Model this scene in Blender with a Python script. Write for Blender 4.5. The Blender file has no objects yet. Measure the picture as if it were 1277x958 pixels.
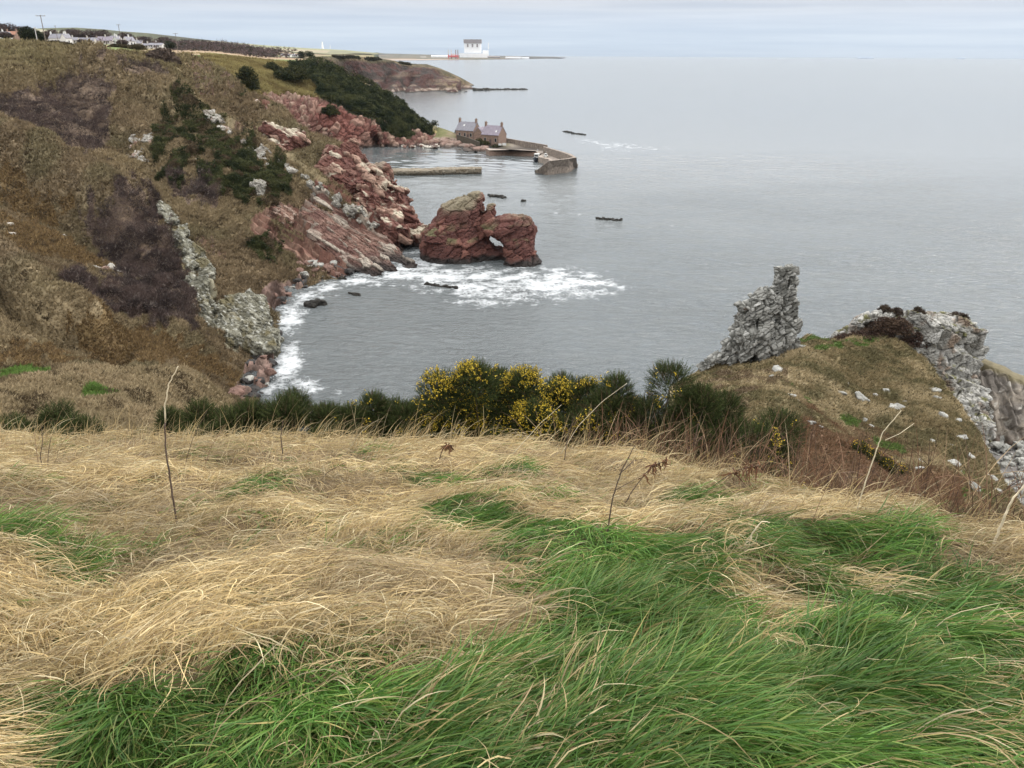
import bpy, bmesh, math, random
import numpy as np
from mathutils import Vector, Matrix, Euler
R = math.radians
random.seed(7)
rng = np.random.default_rng(11)

# ------------------------------------------------------------------ camera, sky, sun, exposure
scene = bpy.context.scene
W0, H0, FPX = 1277.0, 958.0, 980.0
CAMZ = 38.0
PITCH = math.atan((479 - 68.0) / FPX)
ROLL = 0.0055
cam_d = bpy.data.cameras.new('camera')
cam_d.sensor_width = 36.0
cam_d.lens = 36.0 * FPX / W0
cam_d.clip_start = 0.05
cam_d.clip_end = 200000
cam = bpy.data.objects.new('camera', cam_d)
scene.collection.objects.link(cam)
_r = np.array([1., 0, 0]); _f = np.array([0, math.cos(PITCH), -math.sin(PITCH)]); _u = np.array([0, math.sin(PITCH), math.cos(PITCH)])
RV = _r * math.cos(ROLL) + _u * math.sin(ROLL)
UV = _u * math.cos(ROLL) - _r * math.sin(ROLL)
cam.matrix_world = Matrix(((RV[0], UV[0], -_f[0], 0), (RV[1], UV[1], -_f[1], 0), (RV[2], UV[2], -_f[2], CAMZ), (0, 0, 0, 1)))
scene.camera = cam

SUN_EL, SUN_AZ = R(42), R(62)          # azimuth measured from +Y towards +X
world = bpy.data.worlds.new('World'); scene.world = world; world.use_nodes = True
nt = world.node_tree; nt.nodes.clear()
def N(nt, typ, **kw):
    n = nt.nodes.new(typ)
    for k, v in kw.items():
        if k in n.inputs.keys() if isinstance(k, str) else False:
            n.inputs[k].default_value = v
        else:
            setattr(n, k, v)
    return n
def L(nt, a, b): nt.links.new(a, b)
def ramp(nt, stops, interp='LINEAR'):
    n = nt.nodes.new('ShaderNodeValToRGB'); cr = n.color_ramp; cr.interpolation = interp
    while len(cr.elements) < len(stops): cr.elements.new(0.5)
    for e, (p, c) in zip(cr.elements, stops):
        e.position = p; e.color = (c[0], c[1], c[2], 1) if hasattr(c, '__len__') else (c, c, c, 1)
    return n
out = N(nt, 'ShaderNodeOutputWorld'); bg = N(nt, 'ShaderNodeBackground', Strength=0.10)
sky = N(nt, 'ShaderNodeTexSky'); sky.sky_type = 'NISHITA'; sky.sun_disc = False
sky.sun_elevation = SUN_EL; sky.sun_rotation = SUN_AZ; sky.air_density = 1.3; sky.dust_density = 2.0
tc = N(nt, 'ShaderNodeTexCoord')
mp = N(nt, 'ShaderNodeMapping'); mp.inputs['Scale'].default_value = (2.2, 2.2, 70)
L(nt, tc.outputs['Generated'], mp.inputs['Vector'])
ns = N(nt, 'ShaderNodeTexNoise', Scale=1.6, Detail=5.0, Roughness=0.55); L(nt, mp.outputs['Vector'], ns.inputs['Vector'])
sx = N(nt, 'ShaderNodeSeparateXYZ'); L(nt, tc.outputs['Generated'], sx.inputs[0])
# elevation profile of the overcast: blue gap low down, grey bank above, soft white vault overhead
el = ramp(nt, [(0.0, (5.0, 5.8, 6.8)), (0.012, (5.3, 6.2, 7.3)), (0.028, (5.7, 6.5, 7.5)), (0.040, (5.4, 6.0, 7.0)), (0.056, (5.4, 5.6, 6.2)), (0.14, (10, 10.2, 10.5)), (0.3, (17, 17, 17)), (0.5, (22, 22, 22)), (1.0, (24, 24, 24))])
for e in el.color_ramp.elements: pass
L(nt, sx.outputs['Z'], el.inputs['Fac'])
st = ramp(nt, [(0.34, (0.86, 0.89, 0.93)), (0.50, (1.0, 1.0, 1.0)), (0.64, (1.14, 1.11, 1.07))])
L(nt, ns.outputs['Fac'], st.inputs['Fac'])
mul = N(nt, 'ShaderNodeMix', data_type='RGBA', blend_type='MULTIPLY'); mul.inputs[0].default_value = 1.0
L(nt, el.outputs['Color'], mul.inputs[6]); L(nt, st.outputs['Color'], mul.inputs[7])
mx = N(nt, 'ShaderNodeMix', data_type='RGBA'); mx.inputs[0].default_value = 0.9
L(nt, sky.outputs['Color'], mx.inputs[6]); L(nt, mul.outputs[2], mx.inputs[7])
L(nt, mx.outputs[2], bg.inputs['Color']); L(nt, bg.outputs[0], out.inputs['Surface'])

sun_d = bpy.data.lights.new('sun', 'SUN'); sun_d.energy = 2.0; sun_d.angle = R(12); sun_d.color = (1, 0.96, 0.9)
sun = bpy.data.objects.new('sun', sun_d); scene.collection.objects.link(sun)
sdir = Vector((math.sin(SUN_AZ) * math.cos(SUN_EL), math.cos(SUN_AZ) * math.cos(SUN_EL), math.sin(SUN_EL)))
sun.rotation_euler = sdir.to_track_quat('Z', 'Y').to_euler()
scene.view_settings.view_transform = 'Standard'; scene.view_settings.look = 'None'
scene.view_settings.gamma = 1.0; scene.view_settings.use_curve_mapping = False
scene.view_settings.exposure = 0.36
scene.render.engine = 'CYCLES'
scene.cycles.max_bounces = 5; scene.cycles.diffuse_bounces = 2; scene.cycles.glossy_bounces = 2
scene.cycles.transmission_bounces = 2; scene.cycles.volume_bounces = 0; scene.cycles.transparent_max_bounces = 8
scene.cycles.use_denoising = True
scene.cycles.caustics_reflective = False; scene.cycles.caustics_refractive = False

# ------------------------------------------------------------------ helpers: rays of the survey
HAZE = 2.2e-5
CAM = np.array([0, 0, CAMZ])
def ray(px, py):
    px = np.asarray(px, float); py = np.asarray(py, float)
    u = (px - W0 / 2) / FPX; w = (H0 / 2 - py) / FPX
    return u[..., None] * RV + w[..., None] * UV + _f
def at(px, py, Y):
    d = ray(px, py); return CAM + d * (np.asarray(Y, float) / d[..., 1])[..., None]
def atz(px, py, z):
    d = ray(px, py); return CAM + d * ((np.asarray(z, float) - CAMZ) / d[..., 2])[..., None]
def project(P):
    Q = np.asarray(P, float) - CAM
    dep = Q @ _f
    return W0 / 2 + FPX * (Q @ RV) / dep, H0 / 2 - FPX * (Q @ UV) / dep

# ------------------------------------------------------------------ numpy noise
def _h(ix, iy, iz, seed):
    h = (ix.astype(np.int64) * 374761393 + iy.astype(np.int64) * 668265263 + iz.astype(np.int64) * 2147483647 + seed * 1274126177) & 0xffffffff
    h = (h ^ (h >> 13)) * 1274126177 & 0xffffffff
    h = (h ^ (h >> 16)) * 2246822519 & 0xffffffff
    h ^= h >> 15
    return (h & 0xffffff).astype(np.float64) / 0xffffff
def vnoise(p, seed=0):
    p = np.asarray(p, float); f = np.floor(p); t = p - f; t = t * t * (3 - 2 * t)
    i = f.astype(np.int64); x, y, z = i[..., 0], i[..., 1], i[..., 2]
    r = 0
    for dx in (0, 1):
        wx = t[..., 0] if dx else 1 - t[..., 0]
        for dy in (0, 1):
            wy = t[..., 1] if dy else 1 - t[..., 1]
            for dz in (0, 1):
                wz = t[..., 2] if dz else 1 - t[..., 2]
                r = r + wx * wy * wz * _h(x + dx, y + dy, z + dz, seed)
    return r
def fbm(p, o=4, seed=0, g=0.5):
    p = np.asarray(p, float); a = 1; s = 0; r = 0
    for k in range(o):
        r = r + a * vnoise(p * 2 ** k + 17.3 * k, seed + k); s += a; a *= g
    return r / s
def fbm2(x, y, o=3, seed=0): return fbm(np.stack([x, y, np.zeros_like(x)], -1), o, seed)
def vnoise2(x, y, seed=0): return vnoise(np.stack([x, y, np.zeros_like(x)], -1), seed)
def worley(p, seed=0):
    p = np.asarray(p, float); f = np.floor(p).astype(np.int64)
    F1 = np.full(p.shape[:-1], 9.); F2 = F1.copy(); ID = np.zeros_like(F1)
    for dx in (-1, 0, 1):
        for dy in (-1, 0, 1):
            for dz in (-1, 0, 1):
                c = f + np.array([dx, dy, dz])
                hx = _h(c[..., 0], c[..., 1], c[..., 2], seed); hy = _h(c[..., 0], c[..., 1], c[..., 2], seed + 1); hz = _h(c[..., 0], c[..., 1], c[..., 2], seed + 2)
                d = np.sqrt((c[..., 0] + .15 + .7 * hx - p[..., 0]) ** 2 + (c[..., 1] + .15 + .7 * hy - p[..., 1]) ** 2 + (c[..., 2] + .15 + .7 * hz - p[..., 2]) ** 2)
                n = d < F1
                F2 = np.where(n, F1, np.minimum(F2, d)); ID = np.where(n, (hx * 7.13 + hy * 3.7 + hz) % 1.0, ID); F1 = np.where(n, d, F1)
    return F1, F2, ID
def sstep(a, b, x):
    t = np.clip((x - a) / (b - a), 0, 1); return t * t * (3 - 2 * t)
def inpoly(px, py, poly):
    r = np.zeros(px.shape, bool); n = len(poly)
    for i in range(n):
        x1, y1 = poly[i]; x2, y2 = poly[(i + 1) % n]
        if y1 == y2: continue
        c = ((y1 > py) != (y2 > py)) & (px < (x2 - x1) * (py - y1) / (y2 - y1) + x1)
        r ^= c
    return r
def softpoly(px, py, poly, w, nz):
    d = linedist(px, py, list(poly) + [poly[0]]); d = np.where(inpoly(px, py, poly), d, -d)
    return sstep(-w * .5, w * .5, d + (nz - .5) * 3.2 * w)
def linedist(px, py, pl):
    d = np.full(px.shape, 1e9)
    for (x1, y1), (x2, y2) in zip(pl[:-1], pl[1:]):
        dx, dy = x2 - x1, y2 - y1; t = np.clip(((px - x1) * dx + (py - y1) * dy) / (dx * dx + dy * dy), 0, 1)
        d = np.minimum(d, np.hypot(px - x1 - t * dx, py - y1 - t * dy))
    return d
def mixc(a, b, t): return np.asarray(a) * (1 - t[..., None]) + np.asarray(b) * t[..., None]

# ------------------------------------------------------------------ helpers: meshes and objects
def tag(o, label=None, cat=None, group=None, kind=None):
    if label: o['label'] = label
    if cat: o['category'] = cat
    if group: o['group'] = group
    if kind: o['kind'] = kind
    return o
def mesh_np(name, V, F, col=None, smooth=True):
    me = bpy.data.meshes.new(name); V = np.ascontiguousarray(V, np.float32); F = np.ascontiguousarray(F, np.int32); k = F.shape[1]
    me.vertices.add(len(V)); me.vertices.foreach_set('co', V.ravel())
    me.loops.add(F.size); me.loops.foreach_set('vertex_index', F.ravel())
    me.polygons.add(len(F)); me.polygons.foreach_set('loop_start', np.arange(0, F.size, k, dtype=np.int32))
    me.polygons.foreach_set('use_smooth', np.full(len(F), smooth, bool))
    me.update(calc_edges=True)
    if col is not None: setcol(me, col)
    return me
def setcol(me, col):
    a = me.color_attributes.new('col', 'FLOAT_COLOR', 'POINT')
    c = np.ones((len(me.vertices), 4), np.float32); c[:, :col.shape[1]] = col
    a.data.foreach_set('color', c.ravel())
def link(name, me, mat=None, parent=None, loc=None):
    o = bpy.data.objects.new(name, me); scene.collection.objects.link(o)
    if mat and me is not None and not me.materials: me.materials.append(mat)
    if parent: o.parent = parent
    if loc is not None: o.location = loc
    return o
def empty(name, loc, rz=0):
    o = bpy.data.objects.new(name, None); scene.collection.objects.link(o); o.location = loc; o.rotation_euler = (0, 0, rz); o.empty_display_size = .2
    return o
def co(me):
    a = np.empty(len(me.vertices) * 3, np.float32); me.vertices.foreach_get('co', a); return a.reshape(-1, 3).astype(float)
def nrm(me):
    a = np.empty(len(me.vertices) * 3, np.float32); me.vertices.foreach_get('normal', a); return a.reshape(-1, 3).astype(float)
class MB:
    """collects boxes, tubes and prisms, links them as one object"""
    def __init__(s): s.bm = bmesh.new()
    def box(s, c, d, rz=0, bev=0):
        m = Matrix.Translation(Vector(c)) @ Matrix.Rotation(rz, 4, 'Z') @ Matrix.Diagonal((d[0], d[1], d[2], 1))
        g = bmesh.ops.create_cube(s.bm, size=1, matrix=m)
        if bev: bmesh.ops.bevel(s.bm, geom=list({e for v in g['verts'] for e in v.link_edges}), offset=bev, segments=2, affect='EDGES')
        return s
    def tube(s, pts, rad, n=7):
        pts = [Vector(p) for p in pts]; rad = rad if hasattr(rad, '__len__') else [rad] * len(pts); rings = []
        for i, p in enumerate(pts):
            t = (pts[min(i + 1, len(pts) - 1)] - pts[max(i - 1, 0)]).normalized()
            a = t.orthogonal().normalized() if i == 0 else (a - t * a.dot(t)).normalized()
            b = t.cross(a)
            rings.append([s.bm.verts.new(p + (a * math.cos(k * 2 * math.pi / n) + b * math.sin(k * 2 * math.pi / n)) * rad[i]) for k in range(n)])
        for q, w in zip(rings[:-1], rings[1:]):
            for k in range(n): s.bm.faces.new((q[k], q[(k + 1) % n], w[(k + 1) % n], w[k]))
        s.bm.faces.new(rings[0][::-1]); s.bm.faces.new(rings[-1]); return s
    def loft(s, rings, cap=True):
        rr = [[s.bm.verts.new(p) for p in r] for r in rings]; n = len(rr[0])
        for q, w in zip(rr[:-1], rr[1:]):
            for k in range(n): s.bm.faces.new((q[k], q[(k + 1) % n], w[(k + 1) % n], w[k]))
        if cap: s.bm.faces.new(rr[0][::-1]); s.bm.faces.new(rr[-1])
        return s
    def face(s, pts): s.bm.faces.new([s.bm.verts.new(p) for p in pts]); return s
    def build(s, name, mat, parent=None, smooth=False):
        bmesh.ops.recalc_face_normals(s.bm, faces=s.bm.faces)
        me = bpy.data.meshes.new(name); s.bm.to_mesh(me); s.bm.free()
        if smooth: me.polygons.foreach_set('use_smooth', np.ones(len(me.polygons), bool))
        return link(name, me, mat, parent)

# ------------------------------------------------------------------ materials
def newmat(name):
    m = bpy.data.materials.new(name); m.use_nodes = True; t = m.node_tree
    return m, t, t.nodes['Principled BSDF'], t.nodes['Material Output']
def plain(name, col, rough=0.8, var=0.25, scale=3.0, bump=0.0, metal=0.0, stretch=(1, 1, 1)):
    m, t, b, o = newmat(name); b.inputs['Roughness'].default_value = rough; b.inputs['Metallic'].default_value = metal
    tc = N(t, 'ShaderNodeTexCoord'); mp = N(t, 'ShaderNodeMapping'); mp.inputs['Scale'].default_value = stretch
    L(t, tc.outputs['Object'], mp.inputs['Vector'])
    n = N(t, 'ShaderNodeTexNoise', Scale=scale, Detail=5.0, Roughness=.6); L(t, mp.outputs[0], n.inputs['Vector'])
    c = np.array(col)
    r = ramp(t, [(0.3, tuple(c * (1 - var))), (0.7, tuple(np.minimum(c * (1 + var), .9)))]); L(t, n.outputs['Fac'], r.inputs['Fac'])
    L(t, r.outputs['Color'], b.inputs['Base Color'])
    if bump:
        bp = N(t, 'ShaderNodeBump', Strength=bump, Distance=0.1); L(t, n.outputs['Fac'], bp.inputs['Height']); L(t, bp.outputs[0], b.inputs['Normal'])
    return m
def attr_mat(name, rough=0.9, scale=2.0, var=0.35, bump=0.5, dist=0.2, spec=0.2, crack=0.0, stretch=(1, 1, 1), rot=(0, 0, 0)):
    """albedo from the mesh's own colour map, broken up by fine grain and bump"""
    m, t, b, o = newmat(name); b.inputs['Roughness'].default_value = rough; b.inputs['Specular IOR Level'].default_value = spec
    a = N(t, 'ShaderNodeAttribute'); a.attribute_name = 'col'
    g = N(t, 'ShaderNodeNewGeometry'); mp = N(t, 'ShaderNodeMapping'); mp.inputs['Scale'].default_value = stretch; mp.inputs['Rotation'].default_value = rot
    L(t, g.outputs['Position'], mp.inputs['Vector'])
    n = N(t, 'ShaderNodeTexNoise', Scale=scale, Detail=8.0, Roughness=.68); L(t, mp.outputs[0], n.inputs['Vector'])
    r = ramp(t, [(0.28, 1 - var), (0.5, 1.0), (0.74, 1 + var)]); L(t, n.outputs['Fac'], r.inputs['Fac'])
    mu = N(t, 'ShaderNodeMix', data_type='RGBA', blend_type='MULTIPLY'); mu.inputs[0].default_value = 1
    L(t, a.outputs['Color'], mu.inputs[6]); L(t, r.outputs['Color'], mu.inputs[7]); L(t, mu.outputs[2], b.inputs['Base Color'])
    h = n.outputs['Fac']
    if crack:
        v = N(t, 'ShaderNodeTexVoronoi', Scale=scale * crack); v.feature = 'DISTANCE_TO_EDGE'; L(t, mp.outputs[0], v.inputs['Vector'])
        rr = ramp(t, [(0.0, 0.0), (0.09, 1.0)]); L(t, v.outputs['Distance'], rr.inputs['Fac'])
        ad = N(t, 'ShaderNodeMath', operation='ADD'); L(t, n.outputs['Fac'], ad.inputs[0]); L(t, rr.outputs['Color'], ad.inputs[1]); h = ad.outputs[0]
    if bump:
        bp = N(t, 'ShaderNodeBump', Strength=bump, Distance=dist); L(t, h, bp.inputs['Height']); L(t, bp.outputs[0], b.inputs['Normal'])
    return m
def leaf_mat(name, trans=0.25, rough=0.6, spec=0.25):
    m, t, b, o = newmat(name); b.inputs['Roughness'].default_value = rough; b.inputs['Specular IOR Level'].default_value = spec
    a = N(t, 'ShaderNodeAttribute'); a.attribute_name = 'col'; L(t, a.outputs['Color'], b.inputs['Base Color'])
    if trans:
        tr = N(t, 'ShaderNodeBsdfTranslucent'); L(t, a.outputs['Color'], tr.inputs['Color'])
        ms = N(t, 'ShaderNodeMixShader', Fac=trans); L(t, b.outputs[0], ms.inputs[1]); L(t, tr.outputs[0], ms.inputs[2]); L(t, ms.outputs[0], o.inputs['Surface'])
    return m
M_hill = attr_mat('moor_turf', 0.95, 0.9, 0.35, 0.7, 0.5)
M_rock = attr_mat('weathered_rock', 0.88, 1.6, 0.34, 0.8, 0.16)
M_rockfar = attr_mat('cliff_rock', 0.92, 0.25, 0.35, 0.8, 1.0, crack=0.8)
M_far = attr_mat('far_land', 0.95, 0.02, 0.25, 0.0)
M_soil = attr_mat('thatch_soil', 0.95, 9.0, 0.4, 0.6, 0.05)
M_leaf = leaf_mat('grass_blades', 0.3, 0.55, 0.3)
M_twig = leaf_mat('dry_twigs', 0.12, 0.8, 0.1)
M_gorse = leaf_mat('gorse_leaf', 0.15, 0.75, 0.08)
M_flower = leaf_mat('gorse_petal', 0.25, 0.6, 0.2)

# ------------------------------------------------------------------ sheets of terrain
def tps(P, v):
    P = np.asarray(P, float) / 200; n = len(P)
    d = np.linalg.norm(P[:, None] - P[None], axis=-1); K = np.where(d > 0, d * d * np.log(d + 1e-12), 0) + np.eye(n) * 1e-5
    A = np.zeros((n + 3, n + 3)); A[:n, :n] = K; A[:n, n] = 1; A[:n, n + 1:] = P; A[n, :n] = 1; A[n + 1:, :n] = P.T
    w = np.linalg.solve(A, np.concatenate([v, np.zeros(3)]))
    def f(x, y):
        x = np.asarray(x, float) / 200; y = np.asarray(y, float) / 200; r = w[n] + w[n + 1] * x + w[n + 2] * y
        for i in range(n):
            d2 = (x - P[i, 0]) ** 2 + (y - P[i, 1]) ** 2
            r = r + w[i] * 0.5 * d2 * np.log(d2 + 1e-12)
        return r
    return f
class Sheet:
    """ground surveyed along rays: control points (px, py, Y) or (px, py, None, z) give the range, then it is real relief"""
    def __init__(s, x0, x1, top, bot, ctrl, nx, ny, ridges=(), rough=None, back=((2, .4), (6, 2), (14, 6), (30, 16)), logY=False, edge=0.0):
        s.x0, s.x1, s.nx, s.ny = x0, x1, nx, ny
        s.top = top; s.bot = bot
        pts = []; inv = []
        for c in ctrl:
            Y = c[2] if c[2] is not None else atz(c[0], c[1], c[3])[1]
            pts.append(c[:2]); inv.append(1.0 / Y)
        inv = np.array(inv); sc = np.abs(inv).mean()
        f0 = tps(pts, np.log(inv / sc) if logY else inv / sc)
        lo, hi = inv.min() / sc * .88, inv.max() / sc * 1.12
        f = (lambda x, y: np.clip(np.exp(np.clip(f0(x, y), -12, 12)), lo, hi)) if logY else (lambda x, y: np.clip(f0(x, y), lo, hi))
        u = np.linspace(0, 1, nx); v = np.linspace(0, 1, ny)
        px = x0 + (x1 - x0) * u
        T = np.interp(px, *zip(*top)); B = np.interp(px, *zip(*bot))
        PX = np.broadcast_to(px, (ny, nx)).copy(); PY = B + (T - B) * v[:, None]
        s.PX, s.PY, s.T, s.B = PX, PY, T, B
        iv = np.maximum(f(PX, PY), 1e-6) * sc
        s.P = at(PX, PY, 1.0 / iv)
        T += edge * (fbm2(px / 9, 0 * px, 3, 61) - .5) * 2 * np.minimum(1, (B - T) / 8); PY = B + (T - B) * v[:, None]; s.PY, s.T = PY, T
        s.P = at(PX, PY, 1.0 / (np.maximum(f(PX, PY), 1e-6) * sc))
        for pl, h, w in ridges:
            s.P[..., 2] += h * np.exp(-(linedist(PX, PY, pl) / w) ** 2) * sstep(4, 26, PY - s.T)
        s.normals()
        if rough is not None:
            s.P = rough(s, s.P, s.NN, PX, PY); s.normals()
        s.back = back
    def normals(s):
        dy, dx = np.gradient(s.P, axis=(0, 1)); n = np.cross(dx, dy)
        n /= np.linalg.norm(n, axis=-1, keepdims=True) + 1e-12
        tocam = CAM - s.P; sg = np.sign((n * tocam).sum(-1, keepdims=True)); s.NN = n * np.where(sg == 0, 1, sg)
    def sample(s, px, py, field=None):
        a = s.P if field is None else field
        u = np.clip((px - s.x0) / (s.x1 - s.x0) * (s.nx - 1), 0, s.nx - 1.001)
        T = np.interp(px, s.x0 + (s.x1 - s.x0) * np.linspace(0, 1, s.nx), s.T); B = np.interp(px, s.x0 + (s.x1 - s.x0) * np.linspace(0, 1, s.nx), s.B)
        v = np.clip((py - B) / (T - B + 1e-9) * (s.ny - 1), 0, s.ny - 1.001)
        i = u.astype(int); j = v.astype(int); fu = (u - i)[..., None]; fv = (v - j)[..., None]
        return (a[j, i] * (1 - fu) + a[j, i + 1] * fu) * (1 - fv) + (a[j + 1, i] * (1 - fu) + a[j + 1, i + 1] * fu) * fv
    def inside(s, px, py):
        xs = s.x0 + (s.x1 - s.x0) * np.linspace(0, 1, s.nx)
        return (px > s.x0) & (px < s.x1) & (py > np.interp(px, xs, s.T)) & (py < np.interp(px, xs, s.B))
    def build(s, name, mat, colfn, front=()):
        P = s.P; C = colfn(s.PX, s.PY, s.P, s.NN); rows = [P[:1] - np.array([0, 0, z]) for z in front] + [P]; cols = [C[:1] for z in front] + [C]
        t = P[-1]; hd = t - CAM; hd[:, 2] = 0; hd /= np.linalg.norm(hd, axis=1, keepdims=True)
        for dist, drop in s.back:
            q = t + hd * dist; q[:, 2] -= drop; rows.append(q[None]); cols.append(C[-1:])
        V = np.concatenate(rows, 0); C = np.concatenate(cols, 0); ny, nx = V.shape[:2]
        idx = np.arange(ny * nx).reshape(ny, nx)
        F = np.stack([idx[:-1, :-1], idx[:-1, 1:], idx[1:, 1:], idx[1:, :-1]], -1).reshape(-1, 4)
        return link(name, mesh_np(name, V.reshape(-1, 3), F, C.reshape(-1, 3)), mat)

def tufts(name, P, length, width, col, mat, nb=3, up=1.0, lean=(0, 0, 0), spread=0.6, var=0.2, curl=0.0):
    """little tufts: nb pointed blades from every root; one mesh"""
    n = len(P); k = n * nb
    Pb = np.repeat(P, nb, 0); Lb = np.repeat(length, nb) * rng.uniform(.6, 1.2, k); Cb = np.repeat(col, nb, 0) * rng.uniform(1 - var, 1 + var, (k, 1))
    d = rng.normal(0, spread, (k, 3)); d[:, 2] = up + rng.normal(0, .25, k); d += np.asarray(lean); d /= np.linalg.norm(d, axis=1, keepdims=True)
    sd = np.cross(d, rng.normal(0, 1, (k, 3))); sd /= np.linalg.norm(sd, axis=1, keepdims=True) + 1e-9
    w = (np.repeat(width, nb) * rng.uniform(.7, 1.3, k))[:, None] * .5
    jit = rng.normal(0, .12, (k, 3)) * Lb[:, None]; jit[:, 2] *= .3
    b = Pb + jit
    V = np.stack([b - sd * w, b + sd * w, b + d * Lb[:, None]], 1).reshape(-1, 3)
    return mesh_np(name, V, np.arange(3 * k).reshape(-1, 3), np.repeat(Cb, 3, 0), False)

# ------------------------------------------------------------------ rocks
def hull_into(bm, pts):
    vs = [bm.verts.new(Vector(p)) for p in pts]
    r = bmesh.ops.convex_hull(bm, input=vs)
    bad = [g for g in r['geom_interior'] + r['geom_unused'] if isinstance(g, bmesh.types.BMVert)]
    if bad: bmesh.ops.delete(bm, geom=list(set(bad)), context='VERTS')
def fuse(name, hulls, voxel, smooth=2):
    parts = []
    bm = bmesh.new()
    for h in hulls:
        b2 = bmesh.new(); hull_into(b2, h); bmesh.ops.recalc_face_normals(b2, faces=b2.faces)
        t = bpy.data.meshes.new('t'); b2.to_mesh(t); b2.free(); bm.from_mesh(t); bpy.data.meshes.remove(t)
    me = bpy.data.meshes.new(name); bm.to_mesh(me); bm.free()
    o = bpy.data.objects.new(name, me); scene.collection.objects.link(o)
    md = o.modifiers.new('r', 'REMESH'); md.mode = 'VOXEL'; md.voxel_size = voxel; md.adaptivity = 0
    if smooth:
        ms = o.modifiers.new('s', 'SMOOTH'); ms.iterations = smooth; ms.factor = .5
    dg = bpy.context.evaluated_depsgraph_get(); ev = o.evaluated_get(dg)
    me2 = bpy.data.meshes.new_from_object(ev); bpy.data.objects.remove(o); bpy.data.meshes.remove(me)
    me2.name = name; me2.materials.clear()
    return me2
def rotm(ax, ay, az): return np.array(Euler((ax, ay, az)).to_matrix())
def crag(me, cell, amp, rot=np.eye(3), crack=.25, fine=.12, seed=0, cell2=None, big=0.0):
    """blocky, bedded, cracked relief on a fused rock; returns block ids and cell edges for colouring"""
    V = co(me); Nn = nrm(me); p = V @ rot.T
    warp = (np.stack([fbm(p / 2.3, 2, seed + 50), fbm(p / 2.3, 2, seed + 60), fbm(p / 2.3, 2, seed + 70)], -1) - .5) * .9
    F1, F2, ID = worley(p / np.asarray(cell) + warp * .6, seed)
    e = np.clip((F2 - F1) / .16, 0, 1)
    d = (ID - .5) * 2 * amp - crack * (1 - e) ** 1.5
    c2 = np.asarray(cell) * .42 if cell2 is None else np.asarray(cell2)
    G1, G2, ID2 = worley(p / c2 + warp, seed + 9)
    e2 = np.clip((G2 - G1) / .16, 0, 1)
    d += (ID2 - .5) * amp * .7 - crack * .45 * (1 - e2) ** 1.5
    d += (fbm(p / (np.asarray(cell) * .5), 4, seed + 30) - .5) * fine * 2
    if big: d += (fbm(p / (np.asarray(cell) * 3), 2, seed + 80) - .5) * big * 2
    V = V + Nn * d[:, None]
    me.vertices.foreach_set('co', V.astype(np.float32).ravel()); me.update()
    me.polygons.foreach_set('use_smooth', np.zeros(len(me.polygons), bool))
    return V, Nn, ID, ID2, e
def ring(py, pl, pr, Y, rd, n=20, p=2.6, zoff=0):
    c = at((pl + pr) / 2, py, Y); dep = (c - CAM) @ _f; hw = (pr - pl) / 2 / FPX * dep
    a = np.linspace(0, 2 * math.pi, n, endpoint=False)
    ca, sa = np.cos(a), np.sin(a)
    x = np.sign(ca) * np.abs(ca) ** (2 / p) * hw; y = np.sign(sa) * np.abs(sa) ** (2 / p) * rd
    return np.stack([c[0] + x, c[1] + y, np.full(n, c[2] + zoff)], -1)
_v = ray(430., 290.); _v = _v / np.linalg.norm(_v); _l = .85 * RV - .53 * UV; _l = _l - _v * (_l @ _v); _l /= np.linalg.norm(_l)
BED = np.stack([_l, np.cross(np.cross(_v, _l), _l), np.cross(_v, _l)])     # rows: along the beds, into the hill, across the beds
def stackhulls(levels):
    """levels: (py, left, right, Y, depth radius), bottom to top"""
    r = [ring(*l) for l in levels]
    return [np.concatenate([a, b]) for a, b in zip(r[:-1], r[1:])]
def rockblock(c, s, rot, n=14, r=rng):
    p = r.normal(0, 1, (n, 3)); p /= np.abs(p).max(1, keepdims=True) ** .75 * np.linalg.norm(p, axis=1, keepdims=True) ** .25
    return (p * r.uniform(.8, 1.05, (n, 1)) * np.asarray(s) * .5) @ rot.T + np.asarray(c)
def boxblock(c, s, rot, r, cut=.22):
    q = []
    for sx_ in (-1, 1):
        for sy_ in (-1, 1):
            for sz_ in (-1, 1):
                v = np.array([sx_, sy_, sz_], float) * r.uniform(.82, 1.08, 3)
                for k in range(3):
                    w_ = v.copy(); w_[k] *= 1 - cut * r.uniform(.4, 1.6); q.append(w_)
    return (np.array(q) * np.asarray(s) * .5) @ rot.T + np.asarray(c)
def blockfill(poly, Y, n, size, tilt, depth, r, dims=(1.35, 1.0, .7), yfn=None):
    hl = []; xs = [p[0] for p in poly]; ys = [p[1] for p in poly]; tries = 0
    while len(hl) < n and tries < 40 * n:
        tries += 1; x, y = r.uniform(min(xs), max(xs)), r.uniform(min(ys), max(ys))
        if not inpoly(np.array([x]), np.array([y]), poly)[0]: continue
        edge = linedist(np.array([x]), np.array([y]), list(poly) + [poly[0]])[0] / FPX * Y
        sz = min(size * r.uniform(.6, 1.35), .35 * size + edge * 2.0)
        yy = (yfn(y) if yfn else Y) - depth * r.uniform(.1, 1.0) * min(1, .3 + edge / size)
        hl.append(boxblock(at(x, y, yy), np.array(dims) * sz, rotm(r.normal(0, .12), -tilt + r.normal(0, .14), r.normal(.1, .35)), r))
    return hl
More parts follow.
